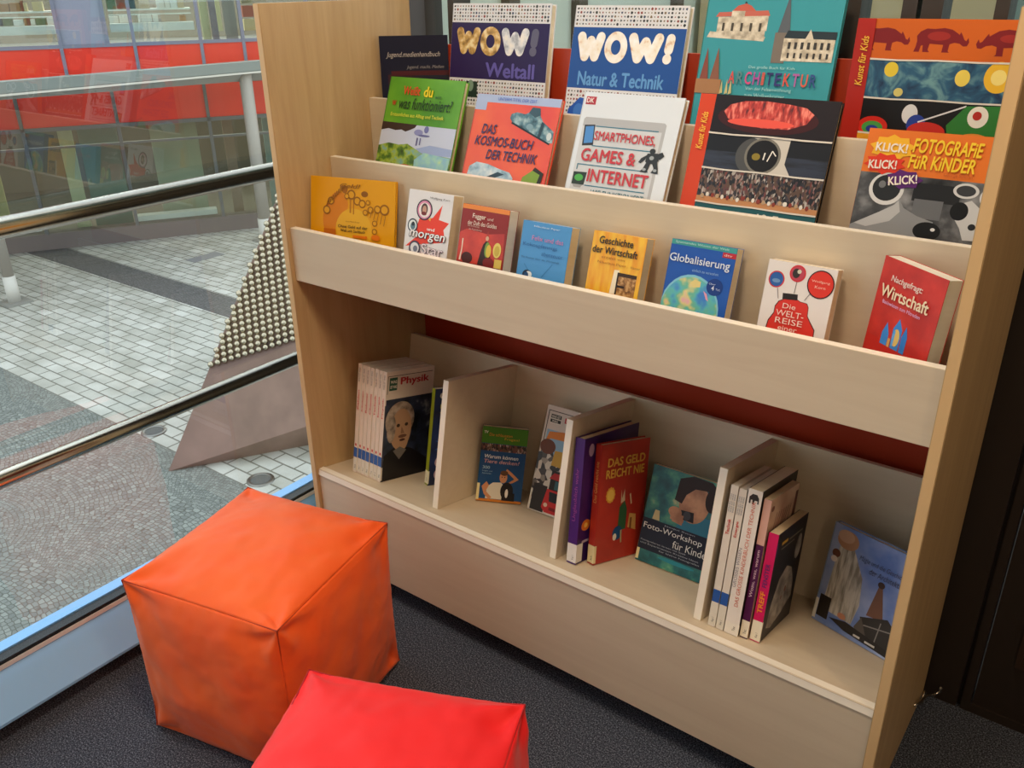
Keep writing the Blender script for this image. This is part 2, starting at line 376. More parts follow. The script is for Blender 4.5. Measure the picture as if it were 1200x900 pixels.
G1, G2, G3, G4, G5 = 'books on the lowest display rack', 'books on the middle display rack', 'books on the top display rack', 'books facing out on the bottom shelf', 'books standing spine out on the bottom shelf'
PUR = '#2b1a63'
class V:
    """places prints on the part of a cover that shows above the rack edge: u across, v from the rack edge (0) to the top (1)"""
    def __init__(s, b, w, h, vis): s.b, s.w, s.h, s.L = b, w, h, 1-vis/h
    def art(s, items, name='cover_picture', start=1): return art(s.b, name, s.w, s.h, [(m, [(u, s.L+v*(1-s.L)) for u, v in p]) for m, p in items], start)
    def t(s, txt, u0, u1, v, hv, c, **k):     # v = centre of the line
        k.setdefault('layer', 18)
        return text(s.b, txt, u0*s.w, (s.L+(v-hv/2)*(1-s.L))*s.h, (u1-u0)*s.w, hv*(1-s.L)*s.h, c, **k)
# ---- lowest rack, left to right
b, w, h = rbook(1, 'hardcover_book', 'wide yellow book with brown doodles in the left corner of the lowest rack', G1, (.0065, .078, .9935), .207, 10.8, .009, '#e3a40f', yaw=13.8, hard=True, pages=PAGEW)
q = V(b, w, h, .122)
it = [('#d8861a', ell(.25, .28, .10, .32)), ('#d8861a', ell(.34, .55, .11, .22)), ('#e6b42a', ell(.52, .13, .215, .37)), ('#a5680f', ell(.41, .81, .035, .07)), ('#8f5a10', ell(.645, .755, .04, .05)), ('#b97a16', rect(.47, .42, .49, .74)), ('#b97a16', rect(.51, .40, .525, .70))]
rr = [(.56, .63, .045), (.62, .59, .042), (.49, .73, .05), (.88, .52, .055), (.80, .52, .04), (.77, .28, .03), (.25, .60, .04), (.20, .44, .045), (.77, .14, .03), (.72, .50, .035), (.44, .70, .03), (.66, .45, .03), (.69, .62, .025)]
for u, v, r in rr: it += [('#96620f', ell(u, v, r, r*1.7, 18)), ('#dfa41c', ell(u, v, r*.68, r*1.15, 18))]
for k in range(9): it.append(('#8a5a10', line(.20+.022*k, .50+.035*k, .215+.022*k, .60+.035*k, .005)))
for k in range(6): it.append(('#a5700f', line(.68+.04*k, .40-.03*k, .70+.04*k, .52-.02*k, .004)))
it += [('#c06a12', rect(.17, .02, .31, .12)), ('#e07a10', rect(.52, .005, .69, .05)), ('#e07a10', ell(.79, .04, .05, .05))]
q.art(it)
q.t('Ohne Geld auf der', .34, .69, .185, .05, '#241708', bold=.015, name='subtitle'); q.t('Welt sein Sachbuch', .37, .66, .115, .05, '#241708', bold=.015, name='subtitle'); q.t('Anna Maria Berger', .43, .60, .27, .025, '#8a5a10', name='author'); q.t('Geld!', .36, .60, .875, .07, '#8a5a10', bold=.01, shear=.3)

b, w, h = rbook(1, 'paperback_book', 'white paperback with a red starburst and round portraits on the lowest rack', G1, (.276, .096, .994), .114, 14.7, .030, '#e4e6ec', spine='#d6d8e0')
q = V(b, w, h, .119)
q.art([('#e8402a', [(.30,.55),(.42,.58),(.52,.56),(.60,.60),(.78,.82),(.735,.58),(.965,.55),(.86,.43),(.93,.24),(.74,.20),(.50,.16),(.04,.06),(.26,.24),(.24,.38)]), ('#f0b23c', [(.50,.56),(.56,.60),(.545,.53)]),
 ('#2d2733', ell(.39,.70,.18,.17)), ('#d98fb4', ell(.39,.70,.155,.148)), ('#efe6e6', ell(.395,.695,.13,.12)), ('#4c3836', ell(.39,.71,.075,.095)), ('#c79a86', ell(.392,.70,.048,.068)), ('#7a2d2d', ell(.39,.64,.06,.03)),
 ('#1f3348', ell(.165,.42,.115,.112)), ('#dfe8ec', ell(.165,.42,.092,.09)), ('#5d7f92', ell(.175,.41,.055,.06)), ('#28323c', ell(.175,.445,.035,.035))])
q.art([('#3e3a55', ell(.27,.06,.13,.12)), ('#dde2ec', ell(.27,.06,.10,.09)), ('#77819a', ell(.29,.05,.05,.05))], 'lettering_circle', 14)
q.t('Wolfgang Korn', .50, .94, .905, .04, '#3b3b44', name='author', shear=.1); q.t('und', .51, .68, .405, .05, '#f2f2f4', bold=.02)
q.t('morgen', .105, .945, .262, .165, '#23232b', bold=.05, shear=.15, layer=15, name='title_outline'); q.t('morgen', .12, .93, .268, .145, '#f4f4f8', bold=.012, shear=.15)
q.t('Star', .40, .93, .07, .19, '#5c4a66', bold=.05, layer=15, name='title_outline'); q.t('Star', .415, .915, .075, .165, '#e9dfe9', bold=.012)

b, w, h = rbook(1, 'paperback_book', 'dark red paperback with an orange top strip and a robed figure on the lowest rack', G1, (.413, .096, .983), .111, 15, .028, '#8e2420', spine='#7d1f1c', pages=PAGEW)
q = V(b, w, h, .108)
q.art([(picmat('warm red print', [(.3,'#b3281e'),(.7,'#d9452e')], 25), [(0,0),(0,.50),(.15,.58),(.6,.54),(.95,.60),(.98,0)]), ('#e88b3e', rect(0,.92,1,1)), ('#e9ddcc', [(.05,.02),(.085,.02),(.10,.24),(.10,.40),(.075,.40),(.08,.22)]), ('#4a1f1a', ell(.22,.08,.12,.10)), ('#33201a', [(.46,0),(.50,.22),(.54,.36),(.585,.42),(.64,.42),(.68,.34),(.72,.16),(.76,0)]), ('#a83a2c', [(.59,.50),(.61,.60),(.635,.50)]), ('#d9b493', ell(.61,.47,.033,.04)), ('#7aa04a', ell(.635,.28,.055,.13)), ('#dcc04a', ell(.67,.26,.055,.11)), ('#e0cf6a', ell(.845,.30,.085,.13)), ('#c9b04a', ell(.845,.29,.055,.09)), ('#d9c05a', rect(.82,0,.97,.15)), ('#7a1c18', ell(.70,.06,.12,.09))])
q.t('Fugger', .25, .53, .805, .105, '#efe3d6', bold=.01); q.t('und', .57, .69, .80, .05, '#e2cfc0'); q.t('der Duft des Goldes', .16, .78, .695, .075, '#ecdccd', bold=.006)
q.t('Die Entstehung', .17, .42, .635, .035, '#dcbcae', name='subtitle'); q.t('des Kapitalismus', .20, .48, .58, .035, '#dcbcae', name='subtitle')

b, w, h = rbook(1, 'paperback_book', 'sky blue paperback with thin pink and blue lettering on the lowest rack', G1, (.554, .096, .971), .105, 15, .028, '#4f97d6', spine='#4187c4')
q = V(b, w, h, .099)
q.art([('#22314a', ell(.23,.03,.10,.09)), ('#e8eef2', ell(.26,.04,.07,.06)), ('#27507e', ell(.21,.02,.05,.06)), ('#2f6cab', line(.14,.22,.24,.12,.004)), ('#2f6cab', line(.72,.30,.53,.03,.004))])
q.t('Nikolaus Piper', .25, .78, .915, .04, '#cfe2f2', name='author'); q.t('Felix und das', .24, .88, .71, .085, '#cf7fb2'); q.t('Kokospfennigs', .07, .78, .575, .085, '#2a64a6'); q.t('abenteuer', .48, .91, .455, .075, '#2a64a6'); q.t('Ein Roman über die Wirtschaft', .08, .86, .345, .035, '#2b5c93', name='subtitle')

b, w, h = rbook(1, 'paperback_book', 'golden yellow paperback with black lettering and a framed photo on the lowest rack', G1, (.704, .096, .974), .103, 15.4, .027, '#ecb020', spine='#d9a01c')
q = V(b, w, h, .1005)
q.art([(picmat('yellow print', [(.35,'#e69a1c'),(.65,'#f0c034')], 30, stretch=(3,.6,1)), rect(0,0,1,1)), ('#efe6cf', [(.47,0),(.50,.40),(.60,.41),(.58,0)]), (picmat('brown interior photo', [(.3,'#5a3a1e'),(.5,'#a5763c'),(.7,'#d7b37a')], 140), rect(.57,0,.93,.37)), ('#3a2614', rect(.57,.31,.93,.37)), ('#2c1d12', rect(.57,.0,.60,.37)), ('#2c1d12', rect(.60,.12,.73,.16)), ('#c9a06a', rect(.77,.08,.81,.26))])
q.t('Geschichte', .14, .78, .865, .125, '#17130c', bold=.02, shear=.05); q.t('der Wirtschaft', .035, .885, .70, .125, '#17130c', bold=.02, shear=.05)
q.t('erzählt von', .23, .67, .585, .045, '#a56a12', name='author'); q.t('Nikolaus Piper', .17, .72, .49, .055, '#a56a12', name='author'); q.t('Hanser', .80, .97, .49, .04, '#8a6a2a', name='publisher_line')

GLOBE = picmat('pastel globe', [(.32,'#3d7fd0'),(.45,'#58b5c0'),(.52,'#69b7a0'),(.60,'#d9cf8c'),(.7,'#e2a9bb')], 34, detail=2)
b, w, h = rbook(1, 'paperback_book', 'blue paperback with a pastel globe and a round dark sticker on the lowest rack', G1, (.847, .106, .979), .113, 15.5, .027, '#1f55b0', spine='#174a94')
q = V(b, w, h, .1085)
q.art([('#3f9a9a', rect(0,.925,1,1)), ('#b62a34', rect(.80,.845,1,.92)), ('#7ec0d9', ell(.44,-.02,.46,.545)), (GLOBE, ell(.44,-.03,.44,.52)), ('#e0cf8a', [(.40,.40),(.46,.46),(.56,.44),(.56,.36),(.46,.34)]), ('#e2a0b8', [(.62,.32),(.68,.28),(.72,.18),(.68,.20)]), ('#173a86', ell(.775,.40,.122,.125))])
q.t('Spannendes Wissen der Welt', .07, .89, .962, .04, '#b9dede', name='series_line'); q.t('Globalisierung', .02, .945, .72, .155, '#dbe6f4', bold=.008); q.t('einfach zu verstehen', .40, .80, .59, .04, '#8fb4e2', name='subtitle'); q.t('Über', .69, .79, .445, .03, '#c9d6f0', name='sticker_text'); q.t('4', .735, .775, .385, .065, '#dfe6f6', bold=.02, name='sticker_text'); q.t('Tsd.', .80, .87, .375, .03, '#c9d6f0', name='sticker_text'); q.t('dtv', .83, .95, .883, .035, '#f0d0d0', name='publisher_line')

b, w, h = rbook(1, 'paperback_book', 'white paperback with a red fleece vest and three round balloons on the lowest rack', G1, (1.012, .106, .972), .105, 12.9, .026, '#e2dede', spine='#d2cccc', pages=PAGES)
q = V(b, w, h, .1045)
vest = [(.14,-.05),(.16,.12),(.22,.24),(.22,.34),(.26,.42),(.32,.455),(.30,.47),(.51,.49),(.56,.465),(.66,.455),(.69,.40),(.70,.28),(.74,.22),(.83,.10),(.84,-.05)]
q.art([('#4a1512', [(u+(u-.5)*.04, v+.008) for u, v in vest]), ('#d3342a', vest), ('#29201f', [(.30,.46),(.29,.55),(.51,.565),(.52,.48)]), ('#c9302a', ell(.16,.73,.118,.122)), ('#2c5fa8', ell(.16,.73,.10,.105)), ('#6d94c4', ell(.16,.71,.06,.03)),
 ('#c9303a', ell(.45,.86,.118,.122)), ('#b9475a', ell(.45,.86,.098,.10)), ('#34302f', ell(.43,.86,.055,.07)), ('#cfd0c0', ell(.47,.89,.03,.03)), ('#33181c', ell(.80,.76,.192,.203)), ('#d9382c', ell(.80,.76,.176,.186)), ('#5a4a4a', line(.20,.61,.24,.46,.004)), ('#5a4a4a', line(.46,.74,.455,.57,.004)), ('#5a4a4a', line(.68,.61,.62,.50,.004))])
for s, u0, u1, v, hh in (('Die', .33, .52, .375, .075), ('WELT-', .25, .66, .265, .085), ('REISE', .26, .66, .155, .085), ('einer', .32, .60, .05, .065)): q.t(s, u0, u1, v, hh, '#efd9cf')
q.t('Wolfgang', .67, .93, .795, .04, '#f2c6b8', name='author'); q.t('Korn', .73, .88, .72, .04, '#f2c6b8', name='author')

b, w, h = rbook(1, 'paperback_book', 'red paperback with a blue castle at the right end of the lowest rack', G1, (1.176, .118, 1.002), .124, 6.0, .024, '#c4281f', yaw=-36, spine='#b0231b', pages=PAGEW)
q = V(b, w, h, .115)
q.art([(picmat('red print', [(.35,'#b3221b'),(.65,'#cf3226')], 25), rect(0,0,1,1)), ('#3c86cf', [(.25,-.05),(.25,.10),(.30,.24),(.36,.10),(.36,-.05)]), ('#3c86cf', [(.42,-.05),(.41,.20),(.475,.34),(.55,.22),(.55,-.05)]), ('#2f78c4', [(.57,-.05),(.56,.14),(.605,.29),(.65,.16),(.65,-.05)]), ('#e0bd6a', ell(.48,.10,.055,.11)), ('#5fa5e0', rect(.43,-.02,.46,.18)), ('#d9a25a', rect(.37,-.05,.41,.06))])
q.t('Nachgefragt:', .20, .70, .765, .10, '#ecd9cc', bold=.015, shear=.1); q.t('Wirtschaft', .08, .85, .60, .155, '#f0dcb8', bold=.02); q.t('Basiswissen zum Mitreden', .15, .76, .465, .045, '#d8b8e0', name='subtitle')

# ---- middle rack
FORE = picmat('jungle picture', [(.3,'#22331a'),(.45,'#4d7a22'),(.55,'#9ab43a'),(.68,'#6fa6ae')], 45)
b, w, h = rbook(2, 'hardcover_book', 'green hardcover with red and yellow lettering over a landscape on the middle rack', G2, (.084, .261, 1.181), .207, 21.3, .014, picmat('green cover', [(.3,'#3f8a1c'),(.7,'#6fb42c')], 8), spine='#3b7d22', hard=True)
q = V(b, w, h, .1815)
q.art([('#c3d0ec', rect(0,.0,1,.47)), ('#9aaedc', [(.5,.2),(.7,.26),(1,.24),(1,.16),(.6,.14)]), (FORE, [(0,-.1),(0,.20),(.14,.24),(.28,.23),(.40,.25),(.52,.20),(.62,.16),(1,.15),(1,-.1)]), ('#3a2a26', [(0,.48),(.48,.475),(.46,.44),(.40,.41),(.34,.385),(.28,.405),(.20,.39),(.10,.405),(0,.38)]), ('#8b92c8', ell(.52,.39,.06,.035)), ('#6e76b4', ell(.62,.43,.03,.04)), ('#6a6fa8', ell(.60,.36,.08,.012)), ('#5b5f96', rect(.51,.24,.53,.33)), ('#5b5f96', rect(.555,.25,.57,.33)), (picmat('water picture', [(.35,'#7fb4d6'),(.6,'#9fd0c0'),(.7,'#d6e27a')], 40), [(.55,-.1),(.53,.08),(.64,.17),(.99,.14),(.99,-.1)]), ('#c23a2a', ell(.42,.0,.07,.015))])
q.t('Weißt', .22, .45, .85, .10, '#d83a1c', bold=.02); q.t('du', .50, .62, .85, .12, '#e8d21c', bold=.03); q.t('wie', .65, .74, .80, .045, '#2a5a2a'); q.t('was funktioniert?', .19, .90, .705, .13, '#123a18', bold=.008, shear=.2); q.t('w', .09, .15, .70, .06, '#b03a1c', bold=.02); q.t('Erstaunliches aus Alltag und Technik', .10, .82, .565, .055, '#dfe24a', bold=.008, name='subtitle')

SUB = picmat('machine picture', [(.3,'#26404e'),(.5,'#4f7d90'),(.7,'#a5c4cc')], 60)
b, w, h = rbook(2, 'hardcover_book', 'coral red hardcover with dark slanted capitals and a submarine on the middle rack', G2, (.322, .261, 1.160), .203, 21.9, .012, picmat('coral cover', [(.3,'#dd4340'),(.7,'#ee6d3e')], 7), spine='#c9453c', hard=True)
q = V(b, w, h, .165)
q.art([('#a9bde4', rect(0,.905,1,1)), ('#a9bde4', rect(0,.81,.14,.91)), (SUB, [(.45,.74),(.46,.79),(.52,.815),(.62,.80),(.67,.83),(.69,.885),(.78,.88),(.80,.79),(.84,.73),(.98,.63),(.99,.50),(.93,.50),(.78,.56),(.60,.64),(.49,.69)]), ('#1d2f38', line(.48,.69,.96,.485,.010)), ('#39586a', [(.66,.82),(.69,.885),(.78,.88),(.80,.80),(.74,.77)]), ('#c9d8de', ell(.94,.57,.028,.045)), ('#2a4656', [(.83,.73),(.86,.71),(.84,.545),(.81,.56)]), ('#7fa3b4', ell(.70,.66,.04,.035)), (picmat('white vehicle picture', [(.3,'#5b86a4'),(.5,'#a9cbe0'),(.7,'#e2eef4')], 45), [(.05,-.1),(.08,.13),(.16,.19),(.30,.18),(.44,.14),(.58,.11),(.63,.05),(.62,-.1)]), ('#2f4a5c', [(.30,.02),(.44,.10),(.52,.08),(.36,.0)]), ('#7ea33e', [(.72,-.05),(.74,.08),(.84,.17),(.93,.13),(.90,-.05)]), ('#2b2a22', [(.84,.17),(.86,.21),(.97,.15),(.95,-.05),(.90,-.05),(.93,.13)])])
q.t('UNTERM TITEL DER ZEIT', .27, .73, .95, .035, '#3a62c8', name='series_line')
for s, u0, u1, v in (('DAS', .145, .325, .59), ('KOSMOS-BUCH', .09, .79, .45), ('DER TECHNIK', .26, .865, .295)): q.t(s, u0, u1, v, .115, '#2c2a60', bold=.018, shear=.2)

b, w, h = rbook(2, 'hardcover_book', 'large white hardcover with red capitals and a small robot on the middle rack', G2, (.575, .261, 1.177), .203, 21.5, .016, '#dbe6f2', spine='#c9d4e0', hard=True)
q = V(b, w, h, .1795)
it = [('#b2b7be', [(.05,-.1),(.05,.73),(.07,.75),(.86,.75),(.88,.73),(.88,-.1)]), ('#ccd3db', [(.05,-.1),(.05,.66),(.85,.66),(.85,-.1)]), ('#b5384a', rect(.03,.875,.135,.955)), ('#30323c', [(.085,.46),(.07,.67),(.18,.68),(.20,.475)]), ('#4f8fd6', [(.098,.485),(.085,.655),(.17,.665),(.188,.50)]), ('#2c3a34', [(.06,.07),(.06,.195),(.20,.20),(.19,.07)]), ('#4fae52', ell(.125,.14,.045,.035)), ('#9fa4a8', [(.07,.07),(.18,.07),(.16,.04),(.09,.04)])]
for v, u0, u1 in ((.665,.19,.82), (.47,.19,.80), (.275,.08,.80), (.07,.20,.81)): it.append(('#3c7c98', rect(u0, v-.005, u1, v+.005)))
it += [('#3c7c98', rect(.08,.22,.09,.275)), ('#2e3338', ell(.805,.475,.028,.026)), ('#2e3338', [(.755,.37),(.76,.45),(.86,.46),(.88,.39),(.84,.355),(.78,.355)]), ('#2e3338', [(.765,.44),(.71,.40),(.69,.36),(.715,.35),(.75,.39)]), ('#2e3338', [(.85,.45),(.90,.475),(.925,.44),(.89,.40),(.86,.41)]), ('#2e3338', [(.77,.37),(.745,.30),(.72,.27),(.79,.265),(.81,.36)]), ('#2e3338', [(.82,.37),(.85,.31),(.83,.27),(.90,.265),(.89,.32),(.87,.38)]), ('#9aa4ac', ell(.81,.41,.022,.02)), ('#9aa4ac', ell(.76,.295,.018,.014)), ('#9aa4ac', ell(.865,.295,.018,.014))]
q.art(it)
q.t('DK', .045, .12, .915, .05, '#f2e6e6', bold=.02, name='publisher_mark')
q.t('SMARTPHONES,', .20, .815, .565, .105, '#c2323f', bold=.02); q.t('GAMES &', .105, .665, .375, .13, '#c2323f', bold=.025); q.t('INTERNET', .215, .825, .175, .13, '#c2323f', bold=.025); q.t('WIE FUNKTIONIERT', .28, .82, .005, .06, '#35707f', bold=.01, name='subtitle')

CROWD = picmat('crowd picture', [(.2,'#141418'),(.4,'#39343c'),(.5,'#7a3a34'),(.6,'#b9b4ae'),(.75,'#5a4438')], 210, 'cells', (1.6,.8,1))
b, w, h = rbook(2, 'hardcover_book', 'black striped art book with a red spine and an astronaut on the middle rack', G2, (.801, .271, 1.186), .237, 17.2, .014, '#17151a', spine='#c8391e', hard=True)
q = V(b, w, h, .19)
FIRE = picmat('red glow picture', [(.33,'#54141a'),(.5,'#c23a32'),(.65,'#f08a7a')], 90, stretch=(1.6,.5,1), rough=.4)
tear = lambda v: ('#d9d4cc', [(.12,v-.006),(.3,v-.010),(.55,v-.003),(.8,v-.009),(1,v-.005),(1,v+.009),(.8,v+.005),(.55,v+.010),(.3,v+.003),(.12,v+.009)])
it = [('#d2431f', rect(0,-.5,.12,1)), ('#1a1016', rect(.12,.67,1,1)), ('#3c1016', ell(.52,.82,.36,.13)), (FIRE, [(.20,.86),(.24,.92),(.34,.955),(.50,.965),(.66,.95),(.78,.93),(.84,.88),(.80,.80),(.68,.745),(.50,.74),(.32,.765),(.24,.80)]), ('#e8584a', ell(.48,.78,.24,.035)), ('#16181f', rect(.12,.365,1,.665)), (picmat('dusk picture', [(.4,'#15161c'),(.6,'#2c3244')], 30, stretch=(.4,3,1)), rect(.12,.365,1,.52)),
 ('#4c4e50', ell(.50,.50,.15,.165)), ('#c9c6bf', [(.46,.655),(.60,.665),(.72,.665),(.71,.46),(.76,.37),(.56,.37),(.62,.43),(.645,.52),(.60,.61)]), ('#77766f', ell(.545,.51,.13,.152)), ('#121013', ell(.545,.51,.112,.134)), ('#8a7a2c', ell(.50,.50,.03,.03)), ('#e9e6df', line(.555,.48,.56,.54,.005)), ('#e9e6df', line(.585,.47,.61,.56,.004)), ('#e9e6df', line(.61,.56,.64,.52,.004)),
 (CROWD, rect(.12,.10,1,.36)), ('#c0895c', rect(.12,.065,1,.12)), ('#1f5a63', rect(.12,-.5,1,.065))]
it += [(('#b79a7a', '#8a3a30', '#e2ded6')[k % 3], ell(.16+.80*((k*37) % 97)/97, .12+.02*((k*13) % 7)/7, .012, .02, 10)) for k in range(26)]
it += [tear(.668), tear(.365), tear(.066)]
q.art(it)
text(b, 'Kunst für Kids', .092*w, (q.L+.52*(1-q.L))*h, .32*(1-q.L)*h, .05*w, '#f0c23a', name='series_line', rot=math.pi/2-.0, bold=.012, shear=.2, layer=30); q.t('12 Fotos', .60, .93, -.03, .115, '#d9dcd6', layer=30, bold=.012)

DOG = picmat('grey photo', [(.3,'#17181a'),(.5,'#4c4d50'),(.7,'#96979a')], 22)
b, w, h = rbook(2, 'hardcover_book', 'orange topped book with grey dogs in goggles on the middle rack', G2, (1.091, .251, 1.154), .202, 13.3, .013, '#e2772a', hard=True)
q = V(b, w, h, .1535)
q.art([(DOG, rect(0,-.4,1,.585)), ('#202124', rect(.40,.36,.72,.53)), ('#6a6c70', rect(.42,.20,.62,.38)), ('#8d8f92', [(.0,.06),(.20,.22),(.29,.30),(.315,.36),(.36,.28),(.46,.22),(.58,.18),(.60,.05),(.55,-.1),(.0,-.1)]), ('#b9babc', [(.03,.08),(.20,.22),(.29,.30),(.315,.345),(.34,.24),(.28,.14),(.12,.06)]), ('#141416', ell(.55,.09,.095,.085)), ('#e6e6e6', ell(.59,.11,.016,.016)), ('#d6d7d8', ell(.21,.44,.125,.155)), ('#26282b', ell(.21,.45,.10,.125)), ('#73767a', ell(.175,.48,.025,.035)), ('#c8c9ca', [(.70,.36),(.80,.42),(.92,.30),(.97,.18),(.90,.06),(.80,.05),(.76,.16),(.70,.26)]), ('#111113', ell(.735,.31,.06,.085)), ('#d2d3d4', ell(.75,.50,.085,.07)), ('#3a3c40', ell(.75,.50,.064,.05)), ('#d2d3d4', ell(.92,.46,.075,.095)), ('#2c2e31', ell(.92,.46,.055,.072)), ('#222326', ell(.84,.18,.025,.03)), ('#c0c1c3', ell(.98,.02,.06,.12)),
 ('#f0b62c', star(.19,.83,.165,.125,9,.80,.2)), ('#dd3a20', star(.16,.675,.155,.105,9,.75,.5)), ('#5a2470', star(.32,.545,.135,.095,7,.78,.1))])
for s, u0, u1, v, rr_ in (('KLICK!', .075, .30, .83, 0), ('KLICK!', .05, .25, .66, .05), ('KLICK!', .22, .42, .515, .18)): q.t(s, u0, u1, v, .085, '#f2e8dc', bold=.03, layer=24, rot=rr_, name='burst_text')
q.t('FOTOGRAFiE', .335, .80, .87, .135, '#f2cf2c', bold=.025, shear=.12, layer=24); q.t('FüR KiNDER', .325, .775, .72, .13, '#f2cf2c', bold=.025, shear=.12, layer=24); q.t('George Sullivan', .58, .77, .625, .04, '#b8541e', name='author', layer=24)

# ---- top rack
b, w, h = rbook(3, 'paperback_book', 'dark navy book with pale handwriting leaning in the left corner of the top rack', G3, (.0125, .303, 1.2575), .150, 2.5, .008, '#171a33', yaw=39, spine='#10132a', pages=PAGEW)
q = V(b, w, h, .125)
q.art([(picmat('dark maroon print', [(.4,'#191a30'),(.6,'#3c1420')], 9), rect(.10,-.9,1,.36)), ('#4a1a24', rect(.15,.34,1,.42))])
q.t('Jugend.medienhandbuch', .09, .88, .68, .11, '#b9b4b4', shear=.35); q.t('Jugend. macht. Medien', .38, .93, .475, .07, '#8f8c92', shear=.35, name='subtitle')

def icon_strip(u0, v0, u1, v1, nu, nv, w, h):
    rnd = random.Random(nu*nv); its = []
    cols = ['#23252c', '#23252c', '#3d4d6b', '#8a3d3a', '#55606a', '#2f3a36', '#7a6a50']
    for j in range(nv):
        for i in range(nu):
            cu = u0+(u1-u0)*(i+.5)/nu; cv = v0+(v1-v0)*(j+.5)/nv; r = (u1-u0)/nu*.40*rnd.uniform(.6, 1.1)
            its.append((rnd.choice(cols), star(cu, cv, r, r*w/h, rnd.choice([2,3,4]), rnd.uniform(.5,1), rnd.random()*3)))
    return its
def icon_art(bk, name, w, h, items):
    bm = bmesh.new(); mats = []
    for m, pts in items:
        m = mat(m, .38)
        if m not in mats: mats.append(m)
        f = bm.faces.new([bm.verts.new((u*w, v*h, .00025)) for u, v in pts]); f.normal_update()
        if f.normal.z < 0: f.normal_flip()
        f.material_index = mats.index(m)
    return mesh_obj(name, bm, mats, bk)
GOLD = picmat('gold picture fill', [(.35,'#8a6a34'),(.5,'#cfa65a'),(.65,'#f0dfae')], 60)
SILV = picmat('pale picture fill', [(.35,'#a9b0bc'),(.5,'#dfe3ea'),(.65,'#f4f2ee')], 60)
CREAMF = picmat('white picture fill', [(.28,'#d9a878'),(.40,'#f4ecdc'),(.7,'#ffffff')], 55)
def strokes(b, name, w, h, paths, r, m, z):
    """fat round-ended letter strokes as one flat outline-filled print"""
    bm = bmesh.new(); k = 0
    for p in paths:
        for (u0, v0), (u1, v1) in zip(p, p[1:]):
            a = Vector((u0*w, v0*h)); c = Vector((u1*w, v1*h)); d = (c-a); an = math.atan2(d.y, d.x)
            pts = [(a.x+r*math.cos(an+math.pi/2+i*math.pi/8), a.y+r*math.sin(an+math.pi/2+i*math.pi/8)) for i in range(9)]+[(c.x+r*math.cos(an-math.pi/2+i*math.pi/8), c.y+r*math.sin(an-math.pi/2+i*math.pi/8)) for i in range(9)]
            bm.faces.new([bm.verts.new((x, y, z+.000015*k)) for x, y in pts]); k += 1
    return mesh_obj(name, bm, m, b)
def wow(TL, w, tilt, base, group_label, bandv, lv, sub, subc, letters):
    b, w, h = rbook(3, 'hardcover_book', group_label, G3, TL, w, tilt, .018, '#dde0e6', spine='#cfd3dc', hard=True)
    art(b, 'cover_band', w, h, [(base, rect(0,bandv[0],1,bandv[1]))])
    icon_art(b, 'icon_rows', w, h, icon_strip(.01,bandv[1]+.008,.99,.992,34,5,w,h)+icon_strip(.01,bandv[0]-.19,.99,bandv[0]-.008,34,7,w,h))
    lo, hi = lv; r = .0112
    for s, m, u0, u1 in letters:
        a = u0+r/w; c = u1-r/w; y0 = lo+r/h; y1 = hi-r/h; mid = (a+c)/2
        if s == 'W': strokes(b, 'title_letter', w, h, [[(a,y1),(a+(c-a)*.24,y0),(mid,y1-.025),(a+(c-a)*.76,y0),(c,y1)]], r*.86, m, .0006)
        elif s == 'O':
            bm = bmesh.new(); n = 40; ro = (u1-u0)/2*w; rv = (hi-lo)/2*h; cx, cy = (u0+u1)/2*w, (lo+hi)/2*h
            A = [bm.verts.new((cx+ro*math.cos(2*math.pi*i/n), cy+rv*math.sin(2*math.pi*i/n), .0006)) for i in range(n)]; B = [bm.verts.new((cx+ro*.42*math.cos(2*math.pi*i/n), cy+rv*.46*math.sin(2*math.pi*i/n), .0006)) for i in range(n)]
            for i in range(n): bm.faces.new((B[i], A[i], A[(i+1) % n], B[(i+1) % n]))
            mesh_obj('title_letter', bm, m, b)
        else: strokes(b, 'title_letter', w, h, [[(mid+.005,y1),(mid-.003,y0+.055)], [(mid-.008,y0),(mid-.0075,y0+.001)]], r*.80, m, .0006)
    text(b, sub[0], sub[1]*w, sub[3]*h, (sub[2]-sub[1])*w, (sub[4]-sub[3])*h, subc, bold=.03, name='subtitle', layer=5)
    return b, w, h
b, w, h = wow((.152, .395, 1.321), .256, 8.8, '#25124f', 'tall dark purple hardcover with gold and silver capitals on the top rack', (.49, .872), (.65, .846), ('Weltall', .385, .885, .505, .606), '#5d52a8', [('W', GOLD, .055, .32), ('O', GOLD, .315, .525), ('W', SILV, .525, .815), ('!', mat('#5a5672', .3), .815, .91)])
art(b, 'small_photos', w, h, [('#23382e', rect(.19,.36,.31,.47)), ('#7d9a86', ell(.24,.44,.03,.04)), ('#2c3530', rect(.0,.14,.30,.30))], 6)
b, w, h = wow((.466, .395, 1.318), .243, 12.0, '#1b4f9c', 'tall royal blue hardcover with white picture capitals on the top rack', (.479, .865), (.645, .842), ('Natur & Technik', .095, .875, .497, .589), '#5f9bd8', [('W', CREAMF, .045, .315), ('O', CREAMF, .31, .515), ('W', CREAMF, .515, .83), ('!', CREAMF, .83, .925)])
art(b, 'small_photos', w, h, [('#1f57b8', [(.02,.20),(.04,.34),(.14,.42),(.30,.40),(.30,.20)]), ('#3f7ad0', ell(.14,.33,.05,.05))], 6)

